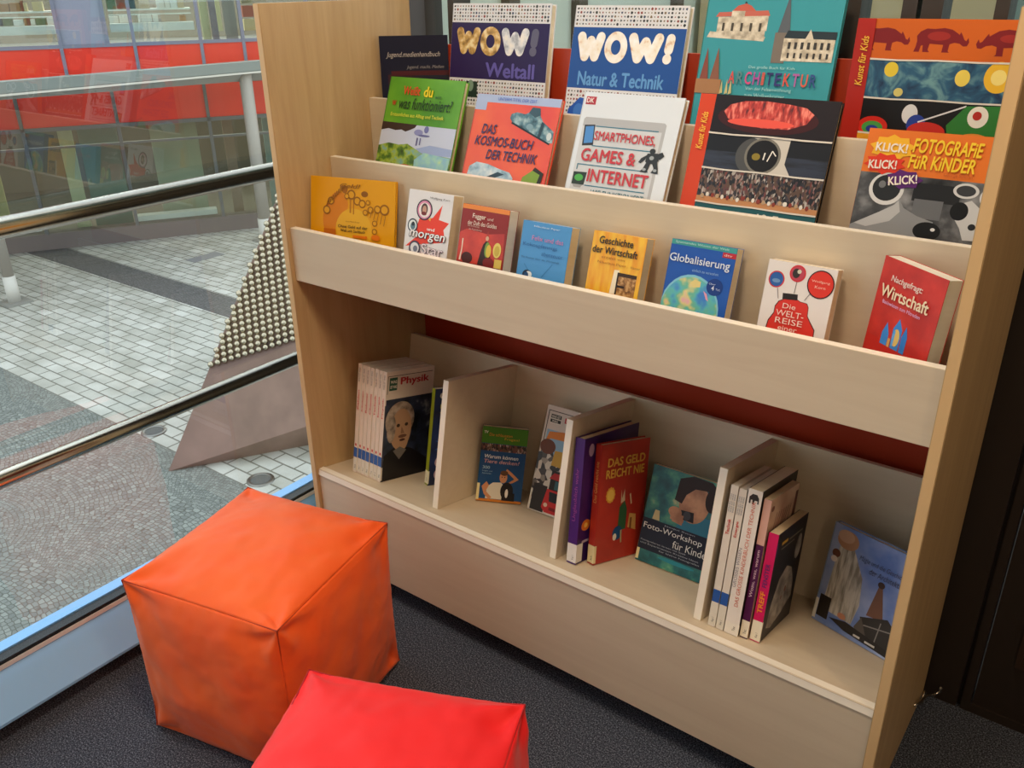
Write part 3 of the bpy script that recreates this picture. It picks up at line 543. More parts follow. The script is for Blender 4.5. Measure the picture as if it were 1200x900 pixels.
b, w, h = rbook(3, 'hardcover_book', 'large teal art book with pictures of buildings on the top rack', G3, (.740, .405, 1.345), .242, 11.6, .012, '#3a9aa8', spine='#2c7a78', hard=True, pages=PAGEW)
STONE = picmat('pale stone picture', [(.35,'#a89e8c'),(.5,'#cfc6b2'),(.7,'#e9e2d2')], 80)
it = [(STONE, rect(.10,.70,.47,.83)), (STONE, [(.03,.69),(.47,.67),(.48,.70),(.05,.73)]), (STONE, rect(.30,.74,.48,.85)), ('#c4685a', [(.08,.83),(.10,.86),(.47,.875),(.49,.84)]), ('#c4604e', [(.20,.87),(.24,.905),(.30,.92),(.34,.905),(.38,.87)]), ('#3a3430', [(.285,.92),(.295,.935),(.31,.92)]), (STONE, rect(.20,.83,.30,.87))]
for k in range(5): it.append(('#4a443c', rect(.14+.07*k,.735,.158+.07*k,.79)))
it += [('#59616a', [(.56,.70),(.615,.99),(.66,.70)]), ('#7a726a', rect(.55,.53,.645,.73)), (STONE, rect(.62,.545,.98,.70)), ('#26343c', [(.62,.695),(.64,.745),(.985,.74),(.985,.69)]), ('#d4cbb8', [(.77,.69),(.80,.755),(.83,.69)])]
for k in range(7): it += [('#3b3a3a', rect(.655+.046*k,.625,.675+.046*k,.67)), ('#3b3a3a', rect(.66+.046*k,.565,.675+.046*k,.60))]
it += [('#8a4a3c', [(.02,.35),(.06,.62),(.10,.35)]), ('#8a5a48', [(.10,.35),(.145,.62),(.19,.35)]), ('#a87a52', rect(.0,.30,.20,.40)), ('#c9c08a', [(.20,.30),(.21,.40),(.225,.31)]), ('#c9c08a', [(.24,.30),(.25,.41),(.265,.31)]), ('#c9c08a', [(.27,.30),(.28,.42),(.295,.31)])]
art(b, 'cover_picture', w, h, [(m, [(u, .943-(.943-v)*.76) for u, v in p]) for m, p in it])
x = .26
for ch, c in zip('ARCHITEKTUR', ['#d8504a', '#5a8a8e', '#d84a8a', '#b04aa0', '#c85a50', '#2a2a6a', '#33307a', '#d8503e', '#b060a8', '#d8604a', '#2d4a8a']):
    ww = .022 if ch == 'I' else .048
    text(b, ch, x*w, .512*h, ww*w, .066*h, c, bold=.02, layer=30, name='title_letter'); x += ww+.0145
text(b, 'Das große Buch für Kids', .40*w, .592*h, .34*w, .018*h, '#a9dade', layer=30, name='series_line'); text(b, 'Von der Felsenwohnung', .40*w, .478*h, .34*w, .022*h, '#a9dade', layer=30, name='subtitle'); text(b, 'zum Wolkenkratzer', .40*w, .446*h, .30*w, .022*h, '#a9dade', layer=30, name='subtitle')

NIGHT = picmat('blue night picture', [(.3,'#14284a'),(.5,'#2a5a7a'),(.65,'#6a98a0')], 26, dist=1.5)
ABST = '#141214'
b, w, h = rbook(3, 'hardcover_book', 'striped art book with red animals on orange and a red spine in the top rack', G3, (1.011, .385, 1.301), .236, 4.9, .013, '#c9641c', spine='#a02a1a', hard=True)
q = V(b, w, h, .187)
def beast(u, v, s, flip=1):
    P = [(-.5,-.05),(-.52,.08),(-.46,.20),(-.34,.28),(-.18,.27),(0,.30),(.16,.26),(.28,.16),(.31,.13),(.33,.20),(.37,.12),(.42,.0),(.46,-.03),(.49,.06),(.52,-.06),(.49,-.16),(.42,-.17),(.34,-.10),(.24,-.08),(.15,-.12),(.14,-.30),(.17,-.34),(.02,-.34),(.03,-.14),(-.10,-.13),(-.24,-.12),(-.26,-.28),(-.22,-.34),(-.36,-.34),(-.37,-.16),(-.41,-.18),(-.43,-.34),(-.54,-.34),(-.51,-.20)]
    return [(u+flip*a*s, v+c*s*.94) for a, c in P]
it = [('#c8601a', rect(.12,.68,1,1)), ('#7a1a1e', beast(.20,.845,.30)), ('#7a1a1e', beast(.555,.845,.31)), ('#7a1a1e', beast(.93,.835,.33,-1)), ('#9a2a24', ell(.53,.87,.07,.035)), ('#9a2a24', ell(.95,.86,.06,.03)), ('#a8241a', rect(0,.69,.12,1)), (NIGHT, rect(.12,.365,1,.675)), ('#d9c23a', ell(.27,.60,.045,.06)), ('#e6cf5a', ell(.72,.555,.045,.065)), ('#e8b830', ell(.93,.57,.085,.12)), ('#f0dc80', ell(.93,.57,.045,.06)), ('#c9c070', ell(.34,.42,.03,.035)),
 (ABST, rect(.12,.075,1,.36)), ('#c8281e', ell(.21,.13,.10,.085)), ('#4a9a4a', ell(.21,.12,.07,.055)), ('#2a3a9a', ell(.21,.11,.04,.03)), ('#d9dde2', ell(.44,.25,.05,.08)), ('#28409a', ell(.49,.17,.06,.08)), ('#c42e24', ell(.56,.12,.12,.075)), ('#d9d9e0', line(.50,.19,.78,.34,.006)), ('#2f7a34', [(.70,.08),(.68,.18),(.78,.34),(1,.355),(1,.08)]), ('#e6e4da', ell(.86,.26,.062,.085)), ('#b02a24', ell(.855,.27,.027,.035)), ('#d98a3a', ell(.86,.085,.09,.045)), ('#e0a02c', rect(.12,-.6,1,.07)), ('#a8241a', rect(0,-.6,.12,1)), tear(.678), tear(.365), tear(.073)]
q.art(it)
text(b, 'Kunst für Kids', .095*w, (q.L+.46*(1-q.L))*h, .40*(1-q.L)*h, .05*w, '#e8b83a', name='series_line', rot=math.pi/2, bold=.012, shear=.2, layer=34)

# ---- bottom shelf (tilted): positions x along the shelf, s back from its front edge
B3 = MS.to_3x3()
def sbook(name, label, group, x, s, yaw, tilt, w, h, t, cover, lift=.0008, roll=0, **k):
    e, u = tilt_axes(D2R(tilt), D2R(yaw), D2R(roll), B3); n = e.cross(u)
    # raise until the lowest lower corner rests on the shelf
    cs = [p.dot(EU) for p in (Vector((0,0,0)), e*w, -n*t, e*w-n*t)]
    p = O+B3@Vector((x, s, lift-min(cs)))
    return book(name, label, group, p, e, u, w, h, t, cover, **k), w, h
# seven thin volumes of one series
AX = 83
xx = .156; PH = .268
GP = 'thin white series volumes at the left end of the bottom shelf'
for k in range(7):
    last = k == 0
    dx = .0134*k
    words = ['leftmost in', 'second from the left in', 'third from the left in', 'fourth from the left in', 'fifth from the left in', 'sixth from the left in', 'rightmost, with a portrait cover, in'][6-k]
    b, w, h = sbook('series_volume', ('thin white spine with a blue band, %s the left row' % words) if k else 'thin white volume with an old man on its cover, rightmost of the left row', GP, .155-dx, .052+.0005*(k % 3), AX, .6, .145, PH-.0007*(k % 2), .0125, '#d8d2c8' if not last else '#d9d0c4', spine='#e0d0c0', pages=PAGEW, sticker=(.004, .036, '#d9d2c4', .004))
    bm = bmesh.new(); add_box(bm, -.0004, -.0001, .038, .062, -.0125, .0002); mesh_obj('blue_band', bm, mat('#2456a0', .4), b)
    text(b, 'WAS IST WAS', .0033, .225, .034, .006, '#6a6258', name='series_line', spine=True)
    text(b, ['Physik', 'Energie', 'Technik', 'Chemie', 'Roboter', 'Erfindungen', 'Zahlen'][k], .0033, .155, .05, .006, '#c43c34', bold=.02, name='spine_title', spine=True)
    bm = bmesh.new(); add_box(bm, -.0004, -.0001, .066, .072, -.009, -.004); mesh_obj('spine_mark', bm, mat('#c43c34', .4), b)
    if last:
        HAIR = picmat('white hair picture', [(.3,'#6a5f56'),(.6,'#b3a596')], 50)
        it = [('#2a2420', rect(.03,.955,.97,.96)), ('#2a2420', rect(.03,.80,.04,.96)), ('#4c4a50', rect(0,0,1,.70)), (picmat('dark laboratory picture', [(.35,'#14151b'),(.6,'#34405a'),(.75,'#a9b0b4')], 26), rect(.02,0,1,.75)), ('#1a181a', [(.02,.0),(.04,.24),(.30,.32),(.62,.26),(.95,.14),(1,0)]), (HAIR, ell(.33,.55,.30,.17)), ('#b08e70', ell(.36,.46,.22,.19)), ('#b08e70', ell(.38,.36,.15,.11)), (HAIR, ell(.16,.48,.09,.13)), ('#3a2a22', ell(.30,.50,.035,.016)), ('#3a2a22', ell(.47,.50,.035,.016)), ('#8a6a52', [(.37,.49),(.36,.42),(.44,.42)]), ('#6a4a3c', ell(.40,.395,.09,.016)), ('#4a2a24', ell(.40,.36,.06,.012)), ('#6c6864', [(.22,.27),(.36,.18),(.50,.26),(.36,.30)]), ('#2d5a48', rect(.06,.83,.22,.945))]
        art(b, 'cover_picture', w, h, it)
        text(b, 'WAS', .075*w, .895*h, .13*w, .028*h, '#e6e2d6', bold=.03, name='series_mark', layer=18); text(b, 'IST WAS', .075*w, .85*h, .13*w, .028*h, '#e6e2d6', bold=.03, name='series_mark', layer=18)
        text(b, 'Physik', .28*w, .855*h, .60*w, .085*h, '#b02a34', bold=.03, layer=18)
NAVY = picmat('dark navy cover', [(.35,'#141628'),(.65,'#223a78')], 12)
b, w, h = sbook('paperback_book', 'navy book with a lime green spine behind the left divider of the bottom shelf', G5, .238, .125, 68.8, 0, .160, .238, .014, NAVY, spine='#8f9a1e', pages=PAGEW, sticker=(.004, .036, '#e6e2c4', .003))
art(b, 'cover_picture', w, h, [('#c6a9b4', ell(.20,.24,.11,.065)), ('#c6a9b4', ell(.20,.11,.11,.065)), ('#3f6ab0', star(.35,.42,.30,.14,9,.5))])
text(b, 'camera', .08*w, .90*h, .60*w, .065*h, '#e6e2dc', bold=.03); text(b, 'Digitale', .10*w, .79*h, .55*w, .055*h, '#a9a43a', bold=.01); text(b, 'Welt', .10*w, .71*h, .35*w, .055*h, '#a9a43a', bold=.01)

b, w, h = sbook('paperback_book', 'small green and blue book with a boy and a dog right of the left divider', G4, .368, .146, 36.2, 5.3, .104, .176, .018, '#134a7e', spine='#12525e', pages=PAGES, sticker=(.003, .042, '#e8dca4', .006))
it = [('#3f7a1e', rect(0,.78,1,1)), (CROWD, rect(0,.68,1,.775)), ('#c97a2c', rect(0,0,1,.035)), ('#d8d2c2', [(.20,.04),(.22,.20),(.34,.26),(.52,.27),(.60,.22),(.62,.04)]), ('#c88a62', [(.10,.20),(.20,.27),(.26,.22),(.20,.14),(.34,.06),(.28,.03),(.16,.10)]), ('#c88a62', [(.60,.24),(.78,.28),(.90,.33),(.72,.42),(.62,.46),(.60,.43),(.80,.33),(.58,.20)]), ('#c98d66', ell(.56,.34,.085,.075)), ('#5a3a22', ell(.57,.40,.085,.035)), ('#17161a', ell(.66,.16,.14,.12)), ('#17161a', rect(.56,.03,.84,.14)), ('#e4e0d8', ell(.66,.13,.035,.06)), ('#3a2c26', ell(.53,.345,.012,.008)), ('#3a2c26', ell(.59,.345,.012,.008))]
art(b, 'cover_picture', w, h, it)
text(b, 'Warum können', .10*w, .585*h, .74*w, .05*h, '#dbe2ea', bold=.01, shear=.15, layer=16); text(b, 'Tiere denken?', .10*w, .52*h, .78*w, .05*h, '#c69aa0', bold=.01, shear=.15, layer=16); text(b, '300', .08*w, .44*h, .16*w, .04*h, '#9ac2dd', bold=.01, name='subtitle', layer=16); text(b, 'Fragen und', .08*w, .40*h, .22*w, .02*h, '#9ac2dd', name='subtitle', layer=16); text(b, 'Antworten', .08*w, .37*h, .20*w, .02*h, '#9ac2dd', name='subtitle', layer=16)
text(b, 'Die schlauesten', .16*w, .88*h, .50*w, .04*h, '#d0862a', name='series_line', layer=16); text(b, 'Fragen!', .50*w, .83*h, .32*w, .04*h, '#d0a22a', name='series_line', layer=16); text(b, 'TV', .04*w, .91*h, .09*w, .035*h, '#e6e6d6', bold=.03, name='series_mark', layer=16)

b, w, h = sbook('series_volume', 'white picture book with a red lorry and an excavator behind the middle divider', G4, .474, .203, 3.0, 9.5, .168, .245, .010, '#d8cfc6', pages=PAGEW, sticker=(.004, .05, '#dcd6c8', .004))
RUB = picmat('rubble picture', [(.3,'#2a2824'),(.5,'#8d8578'),(.65,'#d2ccc0')], 70, 'cells')
it = [('#33302c', rect(.03,.95,1,.957)), ('#33302c', rect(.03,.45,.042,.957)), ('#8fb8d6', rect(.06,.50,1,.78)), (RUB, [(.0,.12),(.0,.55),(.20,.60),(.30,.45),(.45,.50),(1,.45),(1,.2)]), ('#c9a03c', [(.22,.46),(.24,.60),(.55,.62),(1,.55),(1,.45)]), ('#d9822a', [(.06,.66),(.10,.76),(.45,.80),(.52,.74),(.52,.58),(.46,.58),(.44,.71),(.14,.70)]), ('#6a3a22', ell(.12,.62,.12,.07)), ('#2c2a28', rect(.03,.01,.24,.26)), ('#2b2723', rect(.26,.22,.9,.42)), ('#b52a28', [(.24,.34),(.30,.40),(.90,.40),(.90,.33)]), ('#c32c2c', [(.20,.06),(.24,.24),(.90,.24),(.90,.02),(.26,.02)]), ('#20262c', [(.30,.13),(.28,.22),(.86,.22),(.86,.12)]), ('#3d6a74', rect(.34,.25,.80,.33)), ('#e4c0a8', ell(.26,.09,.03,.02)), ('#7d1a1c', rect(.32,.05,.86,.08)), ('#e0dcd0', rect(.07,.84,.25,.93)), ('#2e2c2a', rect(.08,.89,.24,.925)), ('#2e2c2a', rect(.08,.85,.24,.88))]
art(b, 'cover_picture', w, h, it)
text(b, 'WAS IST', .09*w, .895*h, .14*w, .024*h, '#e6e2d6', bold=.02, name='series_mark', layer=22); text(b, 'WAS', .11*w, .855*h, .09*w, .020*h, '#e6e2d6', bold=.02, name='series_mark', layer=22)
text(b, 'Lkw, Bagger', .30*w, .855*h, .62*w, .065*h, '#c02a2e', bold=.03, layer=22); text(b, 'und Traktoren', .52*w, .80*h, .40*w, .035*h, '#c02a2e', bold=.01, layer=22)

PURP = picmat('violet cover', [(.35,'#2c1352'),(.65,'#41206c')], 9)
b, w, h = sbook('hardcover_book', 'dark violet hardcover standing against the middle divider of the bottom shelf', G5, .7025, .050, 86, 3.6, .195, .262, .022, PURP, spine='#43206e', hard=True, sticker=(.003, .042, '#dcd8d4', .02))
art(b, 'cover_picture', w, h, [('#a892b0', ell(.13,.90,.045,.05)), ('#d9782a', ell(.13,.30,.075,.045)), ('#f0c45a', ell(.13,.30,.03,.02)), ('#7a6a9a', ell(.22,.55,.03,.04)), ('#b9a9c4', rect(.08,.16,.20,.18))])
text(b, 'Unglaublich wahr', .006, .09, .11, .010, '#8a3a8a', bold=.01, name='spine_title', spine=True)
b, w, h = sbook('hardcover_book', 'brick red hardcover with gold capitals and a yellow seal right of the violet one', G5, .728, .076, 74, 4.5, .135, .250, .017, picmat('brick red cover', [(.35,'#a02a20'),(.65,'#b83626')], 12), spine='#a62e22', hard=True, sticker=(.003, .040, '#e2d4a6', .006))
it = [('#d9a23a', star(.25,.57,.10,.07,12,.88)), ('#e9c25a', ell(.25,.57,.07,.048)), ('#2f5a3a', [(.45,.25),(.46,.45),(.56,.50),(.62,.42),(.62,.25)]), ('#c9b89a', [(.48,.48),(.47,.60),(.50,.52),(.54,.60),(.56,.50)]), ('#1f4a7a', ell(.45,.23,.10,.06)), ('#c49a5a', [(.66,.26),(.68,.38),(.82,.36),(.84,.22)]), ('#d9d2c4', ell(.40,.20,.04,.03)), ('#7a4a2a', rect(.70,.24,.74,.34)), ('#d9c2a0', line(.66,.55,.70,.46,.012)), ('#a9a27a', line(.52,.25,.54,.14,.014))]
art(b, 'cover_picture', w, h, it)
text(b, 'DAS GELD', .13*w, .81*h, .78*w, .075*h, '#e0b048', bold=.03, layer=16); text(b, 'REICHT NIE', .11*w, .715*h, .80*w, .075*h, '#e0b048', bold=.03, layer=16); text(b, 'Das Geld reicht nie', .0045, .13, .085, .008, '#d9a85a', name='spine_title', spine=True)

TEAL = picmat('teal nature picture', [(.3,'#0f3a40'),(.48,'#1f6a70'),(.6,'#4f9a80'),(.75,'#d6cf9a')], 22)
b, w, h = sbook('paperback_book', 'dark teal book showing a child with a camera left of the right divider', G4, .773, .170, 1.2, 6.6, .160, .205, .015, TEAL, spine='#16464c', pages=PAGES, sticker=(.003, .040, '#e8dca8', .006))
SKIN = picmat('skin picture', [(.35,'#9a6a4c'),(.65,'#cf9a74')], 30)
it = [(TEAL, rect(0,0,1,1)), ('#2f7a94', [(.40,.36),(.52,.62),(1,.64),(1,.36)]), (SKIN, ell(.62,.74,.20,.20)), ('#2a1c18', [(.36,.72),(.38,.94),(.55,1),(.80,.99),(.94,.90),(.92,.78),(.80,.90),(.60,.88),(.50,.80),(.46,.70)]), ('#2a1c18', ell(.84,.82,.09,.12)), ('#1a1a1e', [(.45,.55),(.47,.64),(.64,.65),(.66,.55)]), ('#3d3f46', ell(.56,.60,.05,.045)), (SKIN, ell(.40,.60,.09,.055)), (SKIN, rect(.35,.52,.46,.60)), (SKIN, line(.36,.58,.52,.57,.018)), (SKIN, line(.37,.55,.53,.535,.018)), (SKIN, line(.38,.52,.52,.505,.016)), ('#c9bd90', [(.12,.46),(.14,.56),(.20,.56),(.22,.46)]), ('#1a2436', rect(0,.13,1,.455)), ('#2a8a9a', ell(.55,.10,.25,.02))]
art(b, 'cover_picture', w, h, it)
text(b, 'Foto-Workshop', .03*w, .335*h, .80*w, .075*h, '#e2e4e2', layer=19); text(b, 'für Kinder', .46*w, .245*h, .50*w, .075*h, '#e2e4e2', layer=19)
text(b, 'Fotografieren lernen mit Spaß', .03*w, .215*h, .62*w, .020*h, '#aab4c0', name='subtitle', layer=19); text(b, 'und Experimenten: Kreative Ideen', .03*w, .185*h, .80*w, .020*h, '#aab4c0', name='subtitle', layer=19); text(b, 'für kleine Fotografen', .30*w, .155*h, .55*w, .020*h, '#aab4c0', name='subtitle', layer=19); text(b, 'Jacqui Swan', .30*w, .425*h, .42*w, .018*h, '#aab4c0', name='author', layer=19)

# right row, spine out
for k, (x_, lab, tt) in enumerate(((1.0080, 'thin white spine with a blue band touching the right divider', 'Technik'), (1.0235, 'thin white spine with a blue band, between another one and the elephant spine', 'Energie'))):
    b, w, h = sbook('series_volume', lab, 'thin white series volumes by the right divider', x_, .041, 89, .8, .15, .272-.002*k, .0135, '#d8d0c6', spine='#dcd2c4', pages=PAGEW, sticker=(.003, .045, '#d6cfc0', .004))
    bm = bmesh.new(); add_box(bm, -.0004, -.0001, .048, .072, -.0135, .0002); mesh_obj('blue_band', bm, mat('#2456a0', .4), b)
    for j in range(3): text(b, 'WAS IST WAS', .002+.0038*j, .222, .034, .0025, '#5a6a80', name='series_line', spine=True)
    text(b, tt, .0038, .180, .03, .006, '#c43c34', bold=.02, name='spine_title', spine=True)
b, w, h = sbook('paperback_book', 'thick white spine with a dark elephant near its top, between thin volumes', G5, 1.0515, .040, 89, .8, .17, .276, .0255, '#2a2624', spine='#e4dcd2', pages=PAGES, sticker=(.002, .022, '#e8e0d2', .002))
text(b, 'DAS GROSSE KINDERBUCH DER TECHNIK', .0085, .055, .20, .007, '#cf6a50', name='spine_title', spine=True); text(b, 'GROSSES WISSEN', .0185, .09, .075, .006, '#8a8690', name='spine_title', spine=True)
bm = bmesh.new()
pts = [(-.009,.252),(-.009,.262),(-.004,.268),(.004,.268),(.008,.262),(.0085,.252),(.006,.252),(.006,.257),(.001,.257),(0,.250),(-.003,.250),(-.003,.257),(-.006,.257),(-.006,.250),(-.0085,.250)]
bm.faces.new([bm.verts.new((-.0005, y_, -.0128+a_)) for a_, y_ in pts]); mesh_obj('spine_emblem', bm, mat('#26221f', .5), b)
b, w, h = sbook('paperback_book', 'pinkish white tall book with a dark purple lower spine behind the magenta one', G5, 1.0670, .046, 88.8, .8, .135, .264, .0135, picmat('pale pink cover', [(.4,'#c9a08c'),(.6,'#e0c2ae')], 12), spine='#4e1a4a', pages=PAGES, sticker=(.002, .034, '#e6dcc6', .002))
bm = bmesh.new(); add_box(bm, -.0005, -.0001, .18, .264, -.0133, .0002); mesh_obj('spine_band', bm, mat('#d8a898', .45), b)
text(b, 'Wozu, was, warum', .0035, .08, .09, .0065, '#d9b8c4', bold=.01, name='spine_title', spine=True, layer=10)
art(b, 'cover_picture', w, h, [('#8a5a50', ell(.10,.93,.05,.02)), ('#6a3a36', [(.85,.6),(.90,.95),(.99,.95),(.99,.6)])]+[('#9a6a5c', line(.2+.08*k, .72+.03*(k % 3), .28+.08*k, .88, .01)) for k in range(7)])
DARKP = '#23222a'
b, w, h = sbook('paperback_book', 'magenta spined book with a dark cover and a grey animal, rightmost beside the divider', G5, 1.0882, .050, 89, .8, .148, .207, .0175, DARKP, spine='#cf1c5c', pages=PAGES, sticker=(.002, .040, '#e8dfc8', .003))
GREY = picmat('grey fur picture', [(.35,'#6a6664'),(.65,'#b0aba6')], 40)
art(b, 'cover_picture', w, h, [(GREY, [(.14,.10),(.18,.32),(.32,.52),(.52,.60),(.72,.54),(.86,.38),(.90,.22),(.60,.12),(.30,.06)]), (GREY, ell(.82,.72,.10,.12)), ('#8a5a52', ell(.60,.36,.03,.03)), ('#8a5a52', ell(.50,.30,.02,.02)), ('#c9a02c', rect(.16,.87,.36,.90)), ('#8a8a7a', rect(.40,.87,.85,.885)), ('#8a8a7a', rect(.16,.83,.60,.84)), ('#7a3a9a', rect(.0,.80,.02,.92))])
text(b, 'TREFF', .0045, .055, .042, .009, '#f0922c', bold=.03, name='spine_title', spine=True); text(b, 'FENSTER', .0048, .105, .045, .008, '#5a2a6a', bold=.02, name='spine_title', spine=True)
SKYP = picmat('blue sky picture', [(.35,'#5a7ac0'),(.65,'#a9b8de')], 10)
b, w, h = sbook('hardcover_book', 'pale blue book with a tower picture at the right end of the bottom shelf', G4, 1.128, .215, -19, 3, .168, .196, .016, SKYP, spine='#7d90b4', hard=True, sticker=(.004, .044, '#dcd8d0', .006))
it = [(picmat('dress picture', [(.35,'#8a8478'),(.6,'#cfcac0')], 30, stretch=(5,.7,1)), [(.08,.15),(.12,.80),(.30,.82),(.46,.60),(.50,.35),(.46,.14)]), ('#b58a6c', ell(.20,.88,.13,.09)), ('#c9a48a', ell(.17,.91,.10,.06)), ('#6a4438', ell(.10,.72,.05,.04)), ('#e2d6d0', ell(.09,.66,.04,.03)), ('#2a2422', rect(.04,.06,.18,.28)), ('#7a5442', [(.60,.30),(.66,.62),(.70,.62),(.79,.32)]), ('#3c2a22', ell(.68,.63,.04,.03)), ('#34302e', [(.54,.26),(.84,.36),(.96,.28),(.95,.08),(.62,.08)]), ('#8f8a86', line(.60,.20,.92,.26,.006)), ('#8f8a86', line(.76,.10,.78,.30,.006)), ('#5c544e', [(.50,.14),(.56,.26),(.66,.10),(.60,.06)]), ('#2a2624', [(.20,.10),(.40,.14),(1,.08),(1,.02),(.40,.05)]), ('#d6d2cc', rect(.52,.055,.60,.075)), ('#d6d2cc', rect(.66,.05,.78,.07)), ('#c98a6a', ell(.34,.17,.05,.03))]
art(b, 'cover_picture', w, h, it)
text(b, 'Magie und die Geschichte', .38*w, .75*h, .56*w, .06*h, '#33405e', shear=.15, layer=20); text(b, 'der Architektur', .52*w, .68*h, .40*w, .055*h, '#33405e', shear=.15, layer=20)

# ================================================================ seat cubes
def fabric(name, c, c2):
    m, t, b = nt(name); v = coords(t)
    n = N(t, 'ShaderNodeTexNoise', Scale=9, Detail=3); t.links.new(v, n.inputs['Vector']); r = ramp(t, n.outputs['Fac'], [(.35, c), (.65, c2)]); t.links.new(r.outputs[0], b.inputs['Base Color'])
    b.inputs['Roughness'].default_value = .55; b.inputs['Sheen Weight'].default_value = .15; b.inputs['Specular IOR Level'].default_value = .3
    w_ = N(t, 'ShaderNodeTexNoise', Scale=900, Detail=1); t.links.new(v, w_.inputs['Vector']); bp = N(t, 'ShaderNodeBump', Strength=.12, Distance=.001); t.links.new(w_.outputs['Fac'], bp.inputs['Height']); t.links.new(bp.outputs[0], b.inputs['Normal'])
    return m
def pouf(name, label, centre, ang, size, hgt, m, seam_m, seed):
    root = empty(name, (centre[0], centre[1], 0), ang); tag(root, label, 'pouf', 'cube seats on the carpet')
    H = size/2; hz = hgt/2; Nn = 56; rnd = random.Random(seed); off = Vector((seed*3.1, seed*1.7, 0))
    def shape(q):
        # q on the unit cube surface
        p = Vector((q[0]*H, q[1]*H, q[2]*hz)); n = Vector((0,0,0)); out = Vector((0,0,0))
        for ax in range(3):
            if abs(abs(q[ax])-1) < 1e-6:
                nn = Vector((0,0,0)); nn[ax] = math.copysign(1, q[ax]); a, c = [q[i] for i in range(3) if i != ax]
                k = (1-a*a)*(1-c*c); bulge = .027 if ax < 2 else (.030 if q[2] > 0 else 0)
                d = bulge*k**.7
                edge = min(1-abs(a), 1-abs(c))
                # creases fanning from the corners
                for sa in (-1, 1):
                    for sc in (-1, 1):
                        da, dc = 1-a*sa, 1-c*sc; dist = math.hypot(da, dc)*H
                        th = math.atan2(dc, da); ph = noise.noise(Vector((sa*3, sc*5, ax*2+q[ax]))+off)*6
                        d += .0085*math.exp(-(dist/.085)**2)*math.sin(5*th+ph)*min(1, edge*9)*min(1, dist/.02)
                        d -= .0075*math.exp(-((dist-.06)/.03)**2)*max(0, math.sin(3*th+ph*1.3))*min(1, edge*7)
                pv = Vector((a*2.2, c*2.2, ax*7+q[ax]*3))+off
                d += .0065*noise.noise(pv)*min(1, edge*4) + .0018*noise.noise(pv*3.5)*min(1, edge*6)
                # puckers along the seams
                s = a if (1-abs(c)) < (1-abs(a)) else c
                d += .0010*math.sin(s*38+seed+noise.noise(Vector((s*6, ax, seed)))*4)*math.exp(-edge*H/.014)*min(1, edge*30)
                out += nn*d
            else:
                pass
        # edges bow inwards a little, corners stay sharp
        free = [i for i in range(3) if abs(abs(q[i])-1) > 1e-6]
        for i in range(3):
            other = [j for j in range(3) if j != i]
            if abs(abs(q[i])-1) < 1e-6:
                w1_, w2_ = abs(q[other[0]]), abs(q[other[1]])
                ebow = max(w1_**10*(1-q[other[1]]**2), w2_**10*(1-q[other[0]]**2))
                out[i] -= math.copysign(1, q[i])*.0065*ebow
        p += out; p.z += hz
        if p.z < .0015: p.z = .0015
        if q[2] < -.999: p.z = .0015
        return p
    bm = bmesh.new()
    for ax in range(3):
        for sg in (-1, 1):
            g = []
            for i in range(Nn+1):
                row = []
                for j in range(Nn+1):
                    q = [0,0,0]; q[ax] = sg; o2 = [k for k in range(3) if k != ax]
                    f = lambda t: math.sin((t/Nn*2-1)*math.pi/2)*.55+(t/Nn*2-1)*.45
                    q[o2[0]] = f(i); q[o2[1]] = f(j)
                    row.append(bm.verts.new(shape(q)))
                g.append(row)
            for i in range(Nn):
                for j in range(Nn):
                    bm.faces.new((g[i][j], g[i+1][j], g[i+1][j+1], g[i][j+1]))
    bmesh.ops.remove_doubles(bm, verts=bm.verts[:], dist=1e-5); bmesh.ops.recalc_face_normals(bm, faces=bm.faces[:])
    body = mesh_obj('cushion_body', bm, m, root, True)
    bm = bmesh.new()
    for a in (-1, 1):
        for c in (-1, 1):
            for ax in range(3):
                pts = []
                for i in range(41):
                    q = [0,0,0]; o2 = [k for k in range(3) if k != ax]; q[o2[0]] = a; q[o2[1]] = c; q[ax] = i/20-1
                    pts.append(shape(q))
                if not (ax != 2 and max(p.z for p in pts) < .01): add_tube(bm, pts, .0013, 6)
    mesh_obj('seam', bm, seam_m, root)
    return root
OR = fabric('orange coated nylon', '#ff6220', '#ff6c26'); RD = fabric('red coated nylon', '#f41c20', '#f82226')
pouf('cube_pouf', 'bright orange cube pouf standing by the window', (.2264, -.334), D2R(12.7), .356, .362, OR, mat('#b83a0c', .7), 3)
a_ = D2R(23.9); cx = Vector((.553, -.497))+Vector((math.cos(a_), math.sin(a_)))*.178+Vector((math.sin(a_), -math.cos(a_)))*.178
pouf('cube_pouf', 'scarlet red cube pouf in front of the orange one', (cx.x, cx.y), a_, .356, .36, RD, mat('#b0141a', .7), 8)

